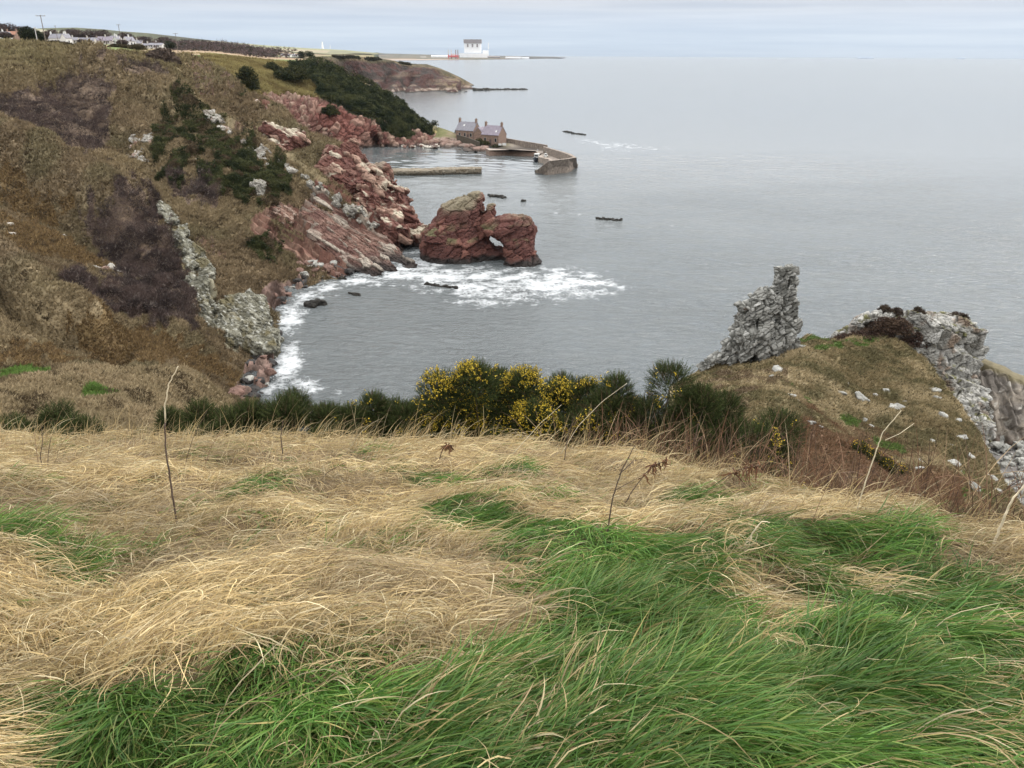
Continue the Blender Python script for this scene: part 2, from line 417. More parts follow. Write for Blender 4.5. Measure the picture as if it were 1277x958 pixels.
# boulder meshes shared by every loose stone
def boulder_mesh(seed, col, dim=(1, .8, .6)):
    r = np.random.default_rng(seed)
    me = fuse('boulder', [rockblock((0, 0, 0), dim, np.eye(3), 16, r), rockblock((.08, .05, -.05), np.array(dim) * .85, rotm(0, 0, 1), 12, r)], .055, 1)
    V, Nn, ID, ID2, e = crag(me, (.5, .5, .35), .02, rotm(.3, .2, 0), .03, .03, seed)
    f = fbm(V * 4, 3, seed)
    setcol(me, np.clip(mixc(np.array(col) * .6, np.array(col) * 1.2, f) * (1 + (ID - .5)[:, None] * .25), 0, .8))
    return me
GREY_B = [boulder_mesh(100 + i, (.27, .265, .24), d) for i, d in enumerate([(1, .8, .6), (1.1, .6, .55), (.9, .85, .75), (1.2, .7, .35), (1, .9, .5), (1.3, .55, .45)])]
RED_B = [boulder_mesh(120 + i, (.145, .088, .07), d) for i, d in enumerate([(1, .8, .6), (1.2, .7, .5), (.9, .9, .7)])]
DARK_B = [boulder_mesh(130 + i, (.035, .032, .03), d) for i, d in enumerate([(1, .8, .5), (1.3, .7, .4), (1, 1, .6)])]
CREAM_B = [boulder_mesh(140 + i, (.48, .44, .38), d) for i, d in enumerate([(1, .8, .6), (1.4, .7, .45), (1.1, .6, .7)])]
for me in GREY_B + RED_B + DARK_B + CREAM_B: me.materials.append(M_rock)
def stone(meshes, p, size, label, group=None, cat='rock', name='boulder', rot=None, sink=.25, sc=(1, 1, 1)):
    o = link(name, random.choice(meshes)); o.location = (p[0], p[1], p[2] + size * (.3 - sink))
    o.scale = (size * sc[0], size * sc[1], size * sc[2]); o.rotation_euler = rot if rot is not None else (random.uniform(-.3, .3), random.uniform(-.3, .3), random.uniform(0, 6.28))
    return tag(o, label, cat, group)

# ================================================================== THE AIR
hz = MB(); hz.box((0, 12450, 599), (51000, 26100, 1200 + 2)); M_haze = bpy.data.materials.new('haze'); M_haze.use_nodes = True; tt = M_haze.node_tree; tt.nodes.clear()
ho = N(tt, 'ShaderNodeOutputMaterial'); hv = N(tt, 'ShaderNodeVolumePrincipled'); hv.inputs['Color'].default_value = (.50, .58, .68, 1); hv.inputs['Density'].default_value = HAZE; hv.inputs['Anisotropy'].default_value = .2; L(tt, hv.outputs[0], ho.inputs['Volume'])
tag(hz.build('haze', M_haze), 'thin sea haze that pales the distant coast', 'haze', kind='stuff')

# ================================================================== THE SEA
def axis_coords(a, b, d, far, g=1.16):
    c = list(np.arange(a, b, d)); s = d; x = c[-1]
    while x < far: s *= g; x += s; c.append(x)
    s = d; x = c[0]; lo = []
    while x > -far: s *= g; x -= s; lo.append(x)
    return np.array(lo[::-1] + c)
gx = np.clip(axis_coords(-60, 130, .5, 25000), -25000, 25000); gy = axis_coords(70, 330, .5, 25000); gy = np.clip(gy[gy > -400], -400, 25000)
XX, YY = np.meshgrid(gx, gy); ZZ = np.zeros_like(XX)
near = np.exp(-np.maximum(np.hypot(np.maximum(np.abs(XX - 30) - 100, 0), np.maximum(np.abs(YY - 170) - 160, 0)), 0) / 30)
ZZ += near * .22 * (fbm2(XX / 5 + YY / 14, YY / 3.2, 3, 3) - .5) * 2
SP = np.stack([XX, YY, ZZ], -1)
with np.errstate(all='ignore'):
    spx, spy = project(SP)
dep = (SP - CAM) @ _f
spx[dep < 5] = -9999; spy[dep < 5] = -9999
def soft(polys, w):
    """foam weight: 1 inside, fading over w pixels"""
    r = np.zeros(spx.shape)
    for poly, k in polys:
        xs = [q[0] for q in poly]; ys = [q[1] for q in poly]
        m = (spx > min(xs) - w) & (spx < max(xs) + w) & (spy > min(ys) - w) & (spy < max(ys) + w)
        a, b = spx[m], spy[m]
        ins = inpoly(a, b, poly); d = linedist(a, b, list(poly) + [poly[0]])
        r[m] = np.maximum(r[m], k * np.where(ins, np.clip(.55 + d / w * .45, 0, 1), np.clip(.55 - d / w * .55, 0, 1)))
    return r
foam = soft([
    ([(500, 332), (520, 315), (535, 322), (600, 328), (680, 330), (735, 334), (775, 350), (790, 357), (740, 374), (650, 380), (600, 384), (540, 366), (500, 356), (440, 352), (455, 343)], 1.0),
    ([(640, 338), (735, 336), (770, 350), (700, 374), (620, 376)], 1.15),
    ([(470, 338), (520, 325), (540, 345), (500, 352), (440, 352)], 1.35),
    ([(335, 400), (350, 383), (380, 358), (430, 345), (460, 345), (420, 362), (390, 376), (378, 398), (366, 424)], 1.22),
    ([(330, 488), (338, 458), (352, 430), (366, 415), (385, 440), (372, 470), (420, 488)], 1.18),
    ([(500, 318), (520, 302), (530, 318), (520, 335)], .9),
], 16)
foam = np.maximum(foam, soft([([(700, 170), (745, 172), (840, 184), (845, 187), (760, 190)], .72), ([(600, 112), (660, 111), (662, 114), (600, 115)], .8),
    ([(660, 255), (700, 264), (800, 277), (890, 287), (800, 281), (690, 269)], .66), ([(610, 242), (660, 250), (640, 251)], .5), ([(470, 222), (600, 219), (560, 232), (480, 240)], .0)], 7))
foam *= (.72 + .56 * fbm2(XX / 9, YY / 9, 3, 77))
calm = soft([([(455, 184), (560, 186), (665, 194), (668, 215), (600, 218), (470, 222)], 1.0)], 6)
idx = np.arange(XX.size).reshape(XX.shape)
F = np.stack([idx[:-1, :-1], idx[:-1, 1:], idx[1:, 1:], idx[1:, :-1]], -1).reshape(-1, 4)
sea_me = mesh_np('sea', SP.reshape(-1, 3), F, np.stack([np.clip(foam, 0, 1.5).ravel() / 1.5, np.clip(calm, 0, 1).ravel(), 0 * calm.ravel()], -1))
M_sea, t, b, o = newmat('sea_water')
b.inputs['Base Color'].default_value = (.088, .098, .100, 1); b.inputs['IOR'].default_value = 1.333; b.inputs['Specular IOR Level'].default_value = .5
a = N(t, 'ShaderNodeAttribute'); a.attribute_name = 'col'; sep = N(t, 'ShaderNodeSeparateColor'); L(t, a.outputs['Color'], sep.inputs[0])
g = N(t, 'ShaderNodeNewGeometry'); sxyz = N(t, 'ShaderNodeSeparateXYZ'); L(t, g.outputs['Position'], sxyz.inputs[0])
mpw = N(t, 'ShaderNodeMapping'); mpw.inputs['Scale'].default_value = (.55, 1.0, 1); mpw.inputs['Rotation'].default_value = (0, 0, R(12)); L(t, g.outputs['Position'], mpw.inputs['Vector'])
w1 = N(t, 'ShaderNodeTexNoise', Scale=.85, Detail=6.0, Roughness=.62, Distortion=.4); L(t, mpw.outputs[0], w1.inputs['Vector'])
w2 = N(t, 'ShaderNodeTexNoise', Scale=.03, Detail=3.0); L(t, mpw.outputs[0], w2.inputs['Vector'])
# choppy inshore, smoother in the open: depends on the place, sheltered harbour calm
mr = N(t, 'ShaderNodeMapRange'); mr.inputs['From Min'].default_value = 80; mr.inputs['From Max'].default_value = 360; mr.inputs['To Min'].default_value = 1.0; mr.inputs['To Max'].default_value = .06
L(t, sxyz.outputs['Y'], mr.inputs['Value'])
sl = N(t, 'ShaderNodeMath', operation='MULTIPLY'); L(t, mr.outputs[0], sl.inputs[0])
wr = ramp(t, [(.3, .55), (.7, 1.0)]); L(t, w2.outputs['Fac'], wr.inputs['Fac']); L(t, wr.outputs['Color'], sl.inputs[1])
cal = N(t, 'ShaderNodeMath', operation='MULTIPLY_ADD'); cal.inputs[1].default_value = -.93; cal.inputs[2].default_value = 1; L(t, sep.outputs[1], cal.inputs[0])
sl2 = N(t, 'ShaderNodeMath', operation='MULTIPLY'); L(t, sl.outputs[0], sl2.inputs[0]); L(t, cal.outputs[0], sl2.inputs[1])
bp = N(t, 'ShaderNodeBump', Distance=1.3); L(t, w1.outputs['Fac'], bp.inputs['Height']); L(t, sl2.outputs[0], bp.inputs['Strength']); L(t, bp.outputs[0], b.inputs['Normal'])
mr2 = N(t, 'ShaderNodeMapRange'); mr2.inputs['From Min'].default_value = 80; mr2.inputs['From Max'].default_value = 900; mr2.inputs['To Min'].default_value = .1; mr2.inputs['To Max'].default_value = .16
L(t, sxyz.outputs['Y'], mr2.inputs['Value']); L(t, mr2.outputs[0], b.inputs['Roughness'])
# foam: torn lace of cells plus solid patches where it is thick
wn = N(t, 'ShaderNodeTexNoise', Scale=.5, Detail=4.0); L(t, g.outputs['Position'], wn.inputs['Vector'])
vm = N(t, 'ShaderNodeVectorMath', operation='MULTIPLY_ADD'); vm.inputs[1].default_value = (3.2, 3.2, 0); L(t, wn.outputs['Color'], vm.inputs[0]); L(t, g.outputs['Position'], vm.inputs[2])
vo = N(t, 'ShaderNodeTexVoronoi', Scale=.75); vo.feature = 'DISTANCE_TO_EDGE'; L(t, vm.outputs[0], vo.inputs['Vector'])
vo2 = N(t, 'ShaderNodeTexVoronoi', Scale=2.1); vo2.feature = 'DISTANCE_TO_EDGE'; L(t, vm.outputs[0], vo2.inputs['Vector'])
mi = N(t, 'ShaderNodeMath', operation='MINIMUM'); L(t, vo.outputs['Distance'], mi.inputs[0])
v2 = N(t, 'ShaderNodeMath', operation='MULTIPLY_ADD'); v2.inputs[1].default_value = 1.3; v2.inputs[2].default_value = .05; L(t, vo2.outputs['Distance'], v2.inputs[0]); L(t, v2.outputs[0], mi.inputs[1])
fn = N(t, 'ShaderNodeTexNoise', Scale=.3, Detail=6.0, Roughness=.65); L(t, g.outputs['Position'], fn.inputs['Vector'])
q = N(t, 'ShaderNodeMath', operation='MULTIPLY_ADD'); q.inputs[1].default_value = .92; q.inputs[2].default_value = -.87; L(t, sep.outputs[0], q.inputs[0])    # foam weight 0..1
q2 = N(t, 'ShaderNodeMath', operation='MULTIPLY_ADD'); q2.inputs[1].default_value = 1.6; L(t, fn.outputs['Fac'], q2.inputs[0]); L(t, q.outputs[0], q2.inputs[2])
q3 = N(t, 'ShaderNodeMath', operation='SUBTRACT'); L(t, q2.outputs[0], q3.inputs[0]); L(t, mi.outputs[0], q3.inputs[1])
fr = ramp(t, [(.24, 0.0), (.48, .34), (.95, .92)]); L(t, q3.outputs[0], fr.inputs['Fac'])
on = N(t, 'ShaderNodeMath', operation='MULTIPLY'); L(t, fr.outputs['Color'], on.inputs[0])
gt = ramp(t, [(.05, 0.0), (.22, 1.0)]); L(t, sep.outputs[0], gt.inputs['Fac']); L(t, gt.outputs['Color'], on.inputs[1])
df = N(t, 'ShaderNodeBsdfDiffuse'); df.inputs['Color'].default_value = (.68, .70, .71, 1)
msx = N(t, 'ShaderNodeMixShader'); L(t, on.outputs[0], msx.inputs[0]); L(t, b.outputs[0], msx.inputs[1]); L(t, df.outputs[0], msx.inputs[2]); L(t, msx.outputs[0], o.inputs['Surface'])
sea = tag(link('sea', sea_me, M_sea), 'calm pale grey sea with white foam around the rocks of the bay', 'sea', kind='structure')

# ================================================================== THE HILLSIDE ACROSS THE BAY
H_ctrl = [(340, 480, None, 0), (335, 450, None, .5), (345, 400, None, 0), (380, 358, None, 0), (430, 345, None, 0), (490, 310, None, 0), (518, 303, None, 0),
    (200, 545, 55), (0, 545, 45), (-250, 545, 35), (280, 500, 80), (250, 460, 85), (150, 460, 72), (0, 460, 60), (-250, 460, 50), (300, 420, 105), (300, 380, 112),
    (200, 400, 95), (100, 400, 85), (0, 400, 78), (-250, 400, 68), (350, 350, 135), (250, 330, 122), (150, 330, 112), (0, 330, 100), (-250, 330, 90),
    (400, 300, 155), (330, 280, 150), (200, 270, 140), (100, 270, 132), (0, 270, 125), (-250, 270, 115), (450, 260, 172), (480, 250, 178),
    (400, 200, 185), (300, 200, 175), (200, 200, 168), (100, 200, 165), (0, 200, 160), (-250, 200, 150), (440, 190, 192), (380, 160, 205),
    (300, 140, 215), (200, 140, 205), (100, 140, 200), (0, 140, 198), (-250, 140, 190), (300, 100, 240), (200, 95, 235), (100, 95, 228), (0, 95, 225), (-250, 90, 215),
    (200, 66, 265), (100, 58, 262), (0, 51, 260), (-250, 47, 255), (270, 78, 260)]
H_top = [(-260, 46), (0, 50.5), (50, 53), (80, 57), (100, 60), (150, 63), (200, 66), (235, 68), (262, 76), (285, 90), (310, 116), (330, 121), (355, 135), (372, 155), (388, 166), (410, 172), (432, 182), (452, 196), (468, 212), (482, 235), (492, 250), (500, 264), (510, 280), (517, 298), (520, 306)]
H_bot = [(-260, 560), (280, 540), (300, 508), (325, 494), (333, 485), (337, 474), (340, 455), (343, 434), (345, 412), (350, 391), (365, 374), (380, 361), (398, 352), (430, 347), (455, 338), (478, 316), (505, 310), (520, 306.5)]
HG = dict(
 scrub=[[(0, 122), (40, 106), (70, 96), (100, 95), (135, 100), (141, 128), (130, 165), (115, 190), (85, 192), (50, 170), (12, 160)], [(152, 92), (200, 90), (210, 105), (195, 118), (160, 108)], [(205, 226), (262, 228), (275, 255), (262, 270), (225, 250)],
        [(105, 262), (128, 268), (150, 258), (190, 254), (202, 268), (218, 300), (236, 335), (246, 380), (246, 415), (215, 412), (130, 392), (80, 374), (78, 356), (125, 348), (172, 342), (172, 328), (140, 302), (118, 288)]],
 dark=[[(0, 432), (60, 418), (110, 420), (130, 402), (200, 418), (180, 450), (120, 440), (60, 448), (0, 450)], [(0, 210), (40, 228), (90, 250), (50, 262), (0, 246)], [(0, 260), (60, 262), (110, 290), (150, 318), (90, 330), (0, 310)], [(92, 410), (200, 420), (290, 455), (300, 480), (230, 470), (140, 440)]],
 gorse=[[(196, 172), (204, 155), (222, 148), (236, 137), (262, 150), (290, 176), (322, 198), (350, 218), (365, 235), (345, 262), (310, 262), (270, 245), (232, 236), (196, 218)], [(300, 96), (315, 90), (322, 98), (312, 112), (300, 116)], [(320, 300), (345, 305), (340, 330), (318, 320)]],
 soil=[[(100, 64), (130, 62), (158, 70), (168, 86), (150, 90), (130, 84), (113, 78)], [(232, 76), (250, 72), (285, 96), (300, 116), (270, 100), (240, 92)], [(270, 145), (320, 150), (330, 168), (300, 175)], [(226, 285), (262, 292), (292, 318), (262, 310)]],
 red=[[(452, 198), (468, 212), (482, 235), (500, 264), (520, 306), (478, 318), (445, 300), (425, 272), (408, 246), (425, 238), (442, 236), (448, 215)], [(395, 234), (440, 262), (480, 300), (505, 320), (470, 342), (430, 348), (400, 330), (350, 300), (338, 276), (375, 262)],
      [(335, 174), (352, 164), (376, 166), (380, 178), (352, 190)], [(402, 205), (428, 194), (452, 206), (446, 232), (430, 238), (412, 226)], [(318, 122), (340, 120), (352, 134), (330, 140)]],
 peach=[[(316, 276), (335, 262), (362, 260), (380, 282), (415, 305), (445, 340), (420, 348), (385, 330), (350, 312), (310, 290)]],
 grey=[[(198, 258), (206, 256), (232, 288), (250, 318), (256, 345), (290, 392), (300, 440), (285, 430), (255, 402), (240, 352), (222, 318)], [(294, 378), (318, 366), (340, 400), (346, 432), (330, 445), (300, 432)]],
 beach=[[(312, 368), (345, 350), (385, 346), (372, 364), (345, 388), (330, 384)], [(318, 440), (346, 430), (342, 482), (300, 500), (290, 480)]],
 pale=[[(-60, 466), (40, 466), (110, 452), (230, 470), (290, 492), (285, 545), (-60, 545)]],
 green=[[(0, 446), (40, 444), (66, 454), (40, 462), (0, 460)], [(110, 486), (150, 492), (140, 502), (100, 498)]])
H_spurs = [[(105, 80), (150, 103), (200, 122), (235, 140)], [(-100, 140), (0, 175), (60, 205), (120, 243), (165, 256)], [(-50, 335), (0, 345), (60, 380), (125, 408)], [(258, 155), (330, 190), (400, 242), (470, 296), (500, 316)]]
def wob(px, py, a=7, s=14, seed=5):
    return px + a * (fbm2(px / s, py / s, 3, seed) - .5) * 2, py + a * .7 * (fbm2(px / s, py / s, 3, seed + 40) - .5) * 2
def H_masks(px, py):
    x, y = wob(px, py); m = {}; nz = fbm2(px / 9 + 3, py / 7, 4, 87)
    for k, ps in HG.items():
        r = np.zeros(px.shape, bool)
        for p in ps: r |= (softpoly(x, y, p, 13, nz) > .5) if k in ('scrub', 'dark', 'gorse', 'soil') else inpoly(x, y, p)
        m[k] = r
    return m
def H_rough(s, P, NN, px, py):
    m = H_masks(px, py)
    rock = (m['red'] | m['peach'] | m['grey'] | m['beach']).astype(float)
    for _ in range(3):
        rock = (rock + np.roll(rock, 1, 0) + np.roll(rock, -1, 0) + np.roll(rock, 1, 1) + np.roll(rock, -1, 1)) / 5
    big = (fbm(P / 16, 4, 21) - .5) * 6.0 + (fbm(P / 3.5, 4, 22) - .5) * 1.2 + np.maximum(fbm(P / 1.1, 2, 25) - .5, 0) * .8
    # grassed terracettes: small treads that run across the slope
    big += .22 * np.sin(P[..., 2] * 4.2 + 6 * fbm(P / 9, 2, 23)) * sstep(.35, .65, fbm(P / 20, 2, 24))
    q = P @ BED.T
    w = (fbm(P / 3, 2, 31)[..., None] - .5) * 1.2
    F1, F2, ID = worley(q / np.array([6.0, 4.0, 1.5]) + w, 33); e = np.clip((F2 - F1) / .2, 0, 1)
    G1, G2, I2 = worley(q / np.array([2.6, 1.6, .7]) + w, 35); e2 = np.clip((G2 - G1) / .2, 0, 1)
    blk = (ID - .5) * 2.6 - .9 * (1 - e) + (I2 - .5) * 1.1 - .4 * (1 - e2) + (fbm(P / .9, 3, 37) - .5) * .5
    s.rockID = ID; s.rockI2 = I2; s.rockw = rock
    sb = (-.53 * px + .85 * py) / 7.5 + 2.2 * (fbm(P / 8, 3, 41) - .5) + .5 * (fbm(P / 2, 2, 42) - .5); fr_ = sb - np.floor(sb); hb = _h(np.floor(sb), 0 * px, 0 * px, 43)
    saw = ((fr_ ** 1.6) - .5) * (.8 + 1.6 * hb) * 1.2
    bed = np.clip(sstep(236, 262, py) * sstep(200, 214, .85 * py - .53 * px + 196), 0, 1) * rock * (1 - m['grey']) * (1 - m['beach'])
    s.bed, s.hb, s.fr = bed, hb, fr_
    blk = blk * (1 - .72 * bed) + saw * bed
    d = big * (1 - .6 * rock) + blk * rock
    d *= sstep(0, 14, py - s.T) * .95 + .05
    return P + NN * d[..., None] * np.array([.7, .7, 1.0])
H = Sheet(-260, 520, H_top, H_bot, H_ctrl, 860, 560, [(H_spurs[0], 5.0, 14), (H_spurs[1], 5.0, 17), (H_spurs[2], 3.2, 14), (H_spurs[3], 2.6, 9), ([(60, 95), (90, 130), (150, 175), (195, 205)], -4.0, 20), ([(-50, 215), (40, 250), (110, 285), (200, 330)], -4.0, 22), ([(0, 375), (70, 415), (150, 440)], -2.5, 16), ([(235, 100), (280, 130), (320, 160)], -3.0, 14), ([(160, 62), (185, 80), (230, 105)], 2.2, 9), ([(225, 300), (262, 330), (300, 360)], -2.0, 14), ([(60, 60), (95, 72), (130, 84)], 1.8, 8)], H_rough, edge=1.3, back=((2, .6), (6, 2.5), (14, 7), (30, 24), (45, 40)))
def grasscol(P, seed=0):
    a = fbm(P / 9, 4, 200 + seed); b_ = fbm(P / 1.6, 3, 210 + seed); c = fbm(P / 25, 3, 220 + seed)
    r = mixc((.205, .155, .094), (.140, .104, .063), sstep(.38, .62, b_)); r = mixc(r, (.148, .124, .070), sstep(.45, .7, a) * .8); r = mixc(r, (.27, .215, .125), sstep(.5, .75, c) * .6)
    return r
def H_col(px, py, P, NN):
    m = H_masks(px, py); r = grasscol(P)
    n1 = fbm(P / 2.2, 4, 240); n2 = fbm(P / .8, 3, 250)
    def put(mask, c): nonlocal r; r = np.where(mask[..., None], c, r)
    hi = sstep(110, 60, py); r = mixc(r, (.195, .168, .082), hi * .55)
    put(m['dark'], mixc((.10, .066, .036), (.17, .12, .055), n1))
    put(m['soil'], mixc((.095, .056, .036), (.055, .036, .025), sstep(.35, .65, n2)))
    put(m['scrub'], mixc((.095, .068, .052), (.14, .10, .065), n1))
    put(m['gorse'], mixc((.07, .062, .03), (.10, .075, .042), n1))
    ids = getattr(H, 'rockID', 0); i2 = getattr(H, 'rockI2', 0)
    up = NN[..., 2]
    red = mixc((.115, .05, .038), (.19, .11, .08), sstep(.4, .85, .5 * n1 + .5 * ids)); red = mixc(red, (.30, .26, .21), sstep(.72, .92, i2) * .8); red = mixc(red, (.14, .115, .06), sstep(.46, .54, fbm(P / 6, 3, 260)) * sstep(.35, .6, up) * sstep(3, 6, P[..., 2]))
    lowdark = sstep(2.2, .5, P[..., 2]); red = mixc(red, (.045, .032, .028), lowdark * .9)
    bedc = mixc((.105, .052, .041), (.19, .12, .09), np.clip(H.hb * .7 + n1 * .5, 0, 1)); bedc = mixc(bedc, (.33, .285, .235), sstep(.80, .97, H.fr) * sstep(.25, .6, fbm(P / 3, 3, 265)) * .9)
    red = mixc(red, mixc(bedc, (.045, .032, .028), lowdark * .9), H.bed)
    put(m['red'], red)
    put(m['peach'], mixc((.20, .125, .092), (.13, .066, .05), sstep(.3, .7, .6 * n1 + .4 * i2)))
    put(m['grey'], mixc(mixc((.22, .205, .15), (.15, .13, .085), n1), (.14, .12, .06), sstep(.5, .7, fbm(P / 3, 3, 270))))
    put(m['beach'], mixc((.22, .14, .115), (.10, .075, .06), n2))
    put(m['pale'], mixc((.30, .235, .145), (.19, .15, .085), n1))
    put(m['green'], mixc((.10, .15, .04), (.17, .15, .06), n1))
    return r
tag(H.build('hillside', M_hill, H_col), 'steep tan hillside of rough winter grass falling to the bay', 'hillside', kind='structure')

def scatter(sh, n, x0, x1, y0, y1, test=None):
    px = rng.uniform(x0, x1, n); py = rng.uniform(y0, y1, n); k = sh.inside(px, py)
    if test is not None: k &= test(px, py)
    px, py = px[k], py[k]; return px, py, sh.sample(px, py)
# rough grass tufts on the hillside
px, py, P = scatter(H, 330000, -60, 470, 48, 545)
m = H_masks(px, py); ok = ~(m['red'] | m['peach'] | m['grey'] | m['beach'] | m['scrub'] | m['soil']); ok |= m['soil'] & (rng.random(len(P)) < .3); ok |= m['grey'] & (fbm(P / 3, 3, 270) > .5)
# grass also creeps on ledges of the red headland
led = (m['red']) & (fbm(P / 6, 3, 260) > .49) & (P[..., 2] > 4.5); ok |= led
px, py, P = px[ok], py[ok], P[ok]; k2 = {q: v[ok] for q, v in m.items()}
C = grasscol(P); C = mixc(C, (.195, .168, .082), sstep(110, 60, py) * .55)
C = np.where(k2['dark'][:, None], mixc((.10, .066, .036), (.19, .13, .06), rng.random(len(P))), C); C = np.where(k2['pale'][:, None], mixc((.32, .25, .155), (.20, .16, .09), fbm(P / 2, 3, 241)), C); C = np.where(k2['green'][:, None], (.09, .15, .035), C)
C = np.where((rng.random(len(P)) < .05 + .55 * sstep(.58, .70, fbm(P / 1.7, 3, 245)))[:, None], (.075, .055, .032), C)  # dark clumps: heather, plus shadow among the grass put into tuft colour
ds = np.linalg.norm(P - CAM, axis=1)
me = tufts('hill_grass', P, .0030 * ds * rng.uniform(.6, 1.6, len(P)) + .12, .0011 * ds + .01, C * 1.05, M_twig, 3, .8, (.35, -.1, 0), .6, .16)
tag(link('hill_grass', me, M_twig), 'tan tussocks of rough winter grass covering the hillside across the bay', 'grass', kind='stuff')
# leafless purple brown thorn scrub
px, py, P = scatter(H, 260000, -10, 300, 85, 425, lambda a, b_: H_masks(a, b_)['scrub'])
hum = fbm(P / 4.2, 3, 300); thin = rng.random(len(P)) < .25 + 1.1 * sstep(.36, .52, fbm(P / 3.0, 3, 305)); P, hum = P[thin], hum[thin]; hgt = (.1 + 2.6 * sstep(.35, .7, hum)); P = P.copy(); P[:, 2] += hgt * rng.random(len(P)) ** .7
C = mixc((.075, .053, .046), (.036, .027, .025), sstep(.35, .65, fbm(P / 2, 2, 310))); C = np.where((rng.random(len(P)) < .07)[:, None], (.17, .14, .12), C)
me = tufts('thorn_scrub', P, rng.uniform(.4, .9, len(P)), np.full(len(P), .05), C, M_twig, 4, .7, (.15, 0, 0), .6, .3)
tag(link('thorn_scrub', me, M_twig), 'leafless purple brown thorn scrub in the hollows of the hillside', 'scrub', kind='stuff')
# dark gorse on the hillside
px, py, P = scatter(H, 210000, 190, 370, 85, 335, lambda a, b_: H_masks(a, b_)['gorse'] & (fbm2(a / 22, b_ / 16, 3, 71) < .63))
hum = fbm(P / 3.0, 3, 320); hgt = (.4 + 1.6 * sstep(.3, .7, hum)); P = P.copy(); P[:, 2] += hgt * rng.random(len(P)) ** .55
C = mixc((.020, .026, .011), (.062, .066, .027), sstep(.3, .7, fbm(P / 1.5, 2, 330))); C = np.where((fbm(P / 2.5, 3, 335) > .6)[:, None], (.075, .055, .034), C)
me = tufts('gorse_thicket', P, rng.uniform(.3, .6, len(P)), np.full(len(P), .13), C, M_gorse, 4, .8, (0, 0, 0), .8, .35)
tag(link('gorse_thicket', me, M_gorse), 'dark gorse thicket spreading beneath the white stone rib on the hillside', 'gorse', kind='stuff')

# ------------------------------------------------------------------ ribs and outcrops of rock on the hillside
def outcrop(name, label, poly, sh, n, size, along, colfn, voxel=.16, cell=(1.1, 1.1, .5), amp=.12, seed=0, lift=.25, long=2.0, flat=.5, crack=.2):
    r = np.random.default_rng(seed); xs = [p[0] for p in poly]; ys = [p[1] for p in poly]; hl = []
    while len(hl) < n:
        x, y = np.array([r.uniform(min(xs), max(xs))]), np.array([r.uniform(min(ys), max(ys))])
        if not inpoly(x, y, poly)[0]: continue
        c = sh.sample(x, y)[0]; nn = sh.sample(x, y, sh.NN)[0]; c2 = sh.sample(x + along[0], y + along[1])[0]
        ax = c2 - c; ax /= np.linalg.norm(ax); nn = nn - ax * (nn @ ax); nn /= np.linalg.norm(nn); bb = np.cross(nn, ax)
        rot = np.stack([ax, bb, nn], 1); s = size * r.uniform(.55, 1.25)
        hl.append(boxblock(c + nn * s * (lift + r.uniform(-.12, .15)), (s * long * r.uniform(.7, 1.3), s, s * flat * r.uniform(.8, 1.4)), rot @ rotm(r.normal(0, .16), r.normal(0, .12), r.normal(0, .2)), r))
    me = fuse(name, hl, voxel, 1); V, Nn, ID, I2, e = crag(me, cell, amp, BED, crack, .1, seed)
    setcol(me, np.clip(colfn(V, Nn, ID, I2), .01, .8)); return tag(link(name, me, M_rock), label, 'rock outcrop')
def c_grey(V, Nn, ID, I2):
    n = fbm(V / 1.4, 4, 400); r = mixc((.23, .215, .185), (.12, .11, .095), sstep(.35, .65, n)); r = mixc(r, (.32, .305, .27), sstep(.7, .9, I2)); return mixc(r, (.13, .12, .07), sstep(.6, .75, fbm(V / .8, 3, 410)) * .8)
def c_greygreen(V, Nn, ID, I2):
    n = fbm(V / 1.4, 4, 400); r = mixc((.165, .158, .122), (.075, .07, .05), sstep(.35, .65, n)); r = mixc(r, (.29, .285, .25), sstep(.78, .95, I2)); return mixc(r, (.10, .085, .045), sstep(.55, .7, fbm(V / 2, 3, 410)) * .9)
def c_white(V, Nn, ID, I2):
    n = fbm(V / 1.2, 4, 420); return mixc(mixc((.33, .315, .28), (.17, .15, .125), sstep(.35, .7, n)), (.35, .2, .15), sstep(.62, .75, fbm(V / 2, 3, 430)) * .7)
def c_red(V, Nn, ID, I2):
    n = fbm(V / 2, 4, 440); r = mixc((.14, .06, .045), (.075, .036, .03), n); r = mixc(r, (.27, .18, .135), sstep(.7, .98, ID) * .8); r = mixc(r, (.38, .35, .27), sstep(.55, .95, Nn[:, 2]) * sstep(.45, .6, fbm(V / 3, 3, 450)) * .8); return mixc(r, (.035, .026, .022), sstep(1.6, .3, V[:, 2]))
def c_peach(V, Nn, ID, I2):
    n = fbm(V / 2, 4, 440); r = mixc((.20, .125, .095), (.115, .06, .045), sstep(.35, .7, n)); r = mixc(r, (.29, .235, .19), sstep(.76, .95, ID) * .7); return mixc(r, (.05, .038, .03), sstep(1.4, .3, V[:, 2]))
def c_slab(V, Nn, ID, I2):
    n = fbm(V / np.array([4, 4, .8]), 4, 460); r = mixc((.165, .10, .078), (.095, .05, .04), sstep(.35, .65, n)); r = mixc(r, (.26, .225, .185), sstep(.55, .9, ID)); return mixc(r, (.035, .028, .025), sstep(1.8, .4, V[:, 2]))
outcrop('rock_outcrop', 'small grey rock rib beside the upper edge of the dark thorn scrub', [(199, 259), (206, 257), (222, 276), (234, 292), (228, 300), (214, 294), (204, 276)], H, 20, 1.9, (10, 14), c_greygreen, seed=1)
outcrop('rock_outcrop', 'grey rock block midway down the rib beside the thorn scrub', [(232, 300), (244, 298), (258, 322), (252, 328), (232, 326), (226, 314)], H, 20, 1.8, (10, 13), c_greygreen, seed=2)
outcrop('rock_outcrop', 'long bedded grey rock rib running down the slope to the shingle', [(241, 350), (249, 346), (266, 368), (286, 394), (294, 420), (284, 424), (262, 402), (246, 380)], H, 34, 1.8, (10, 12), c_greygreen, seed=3)
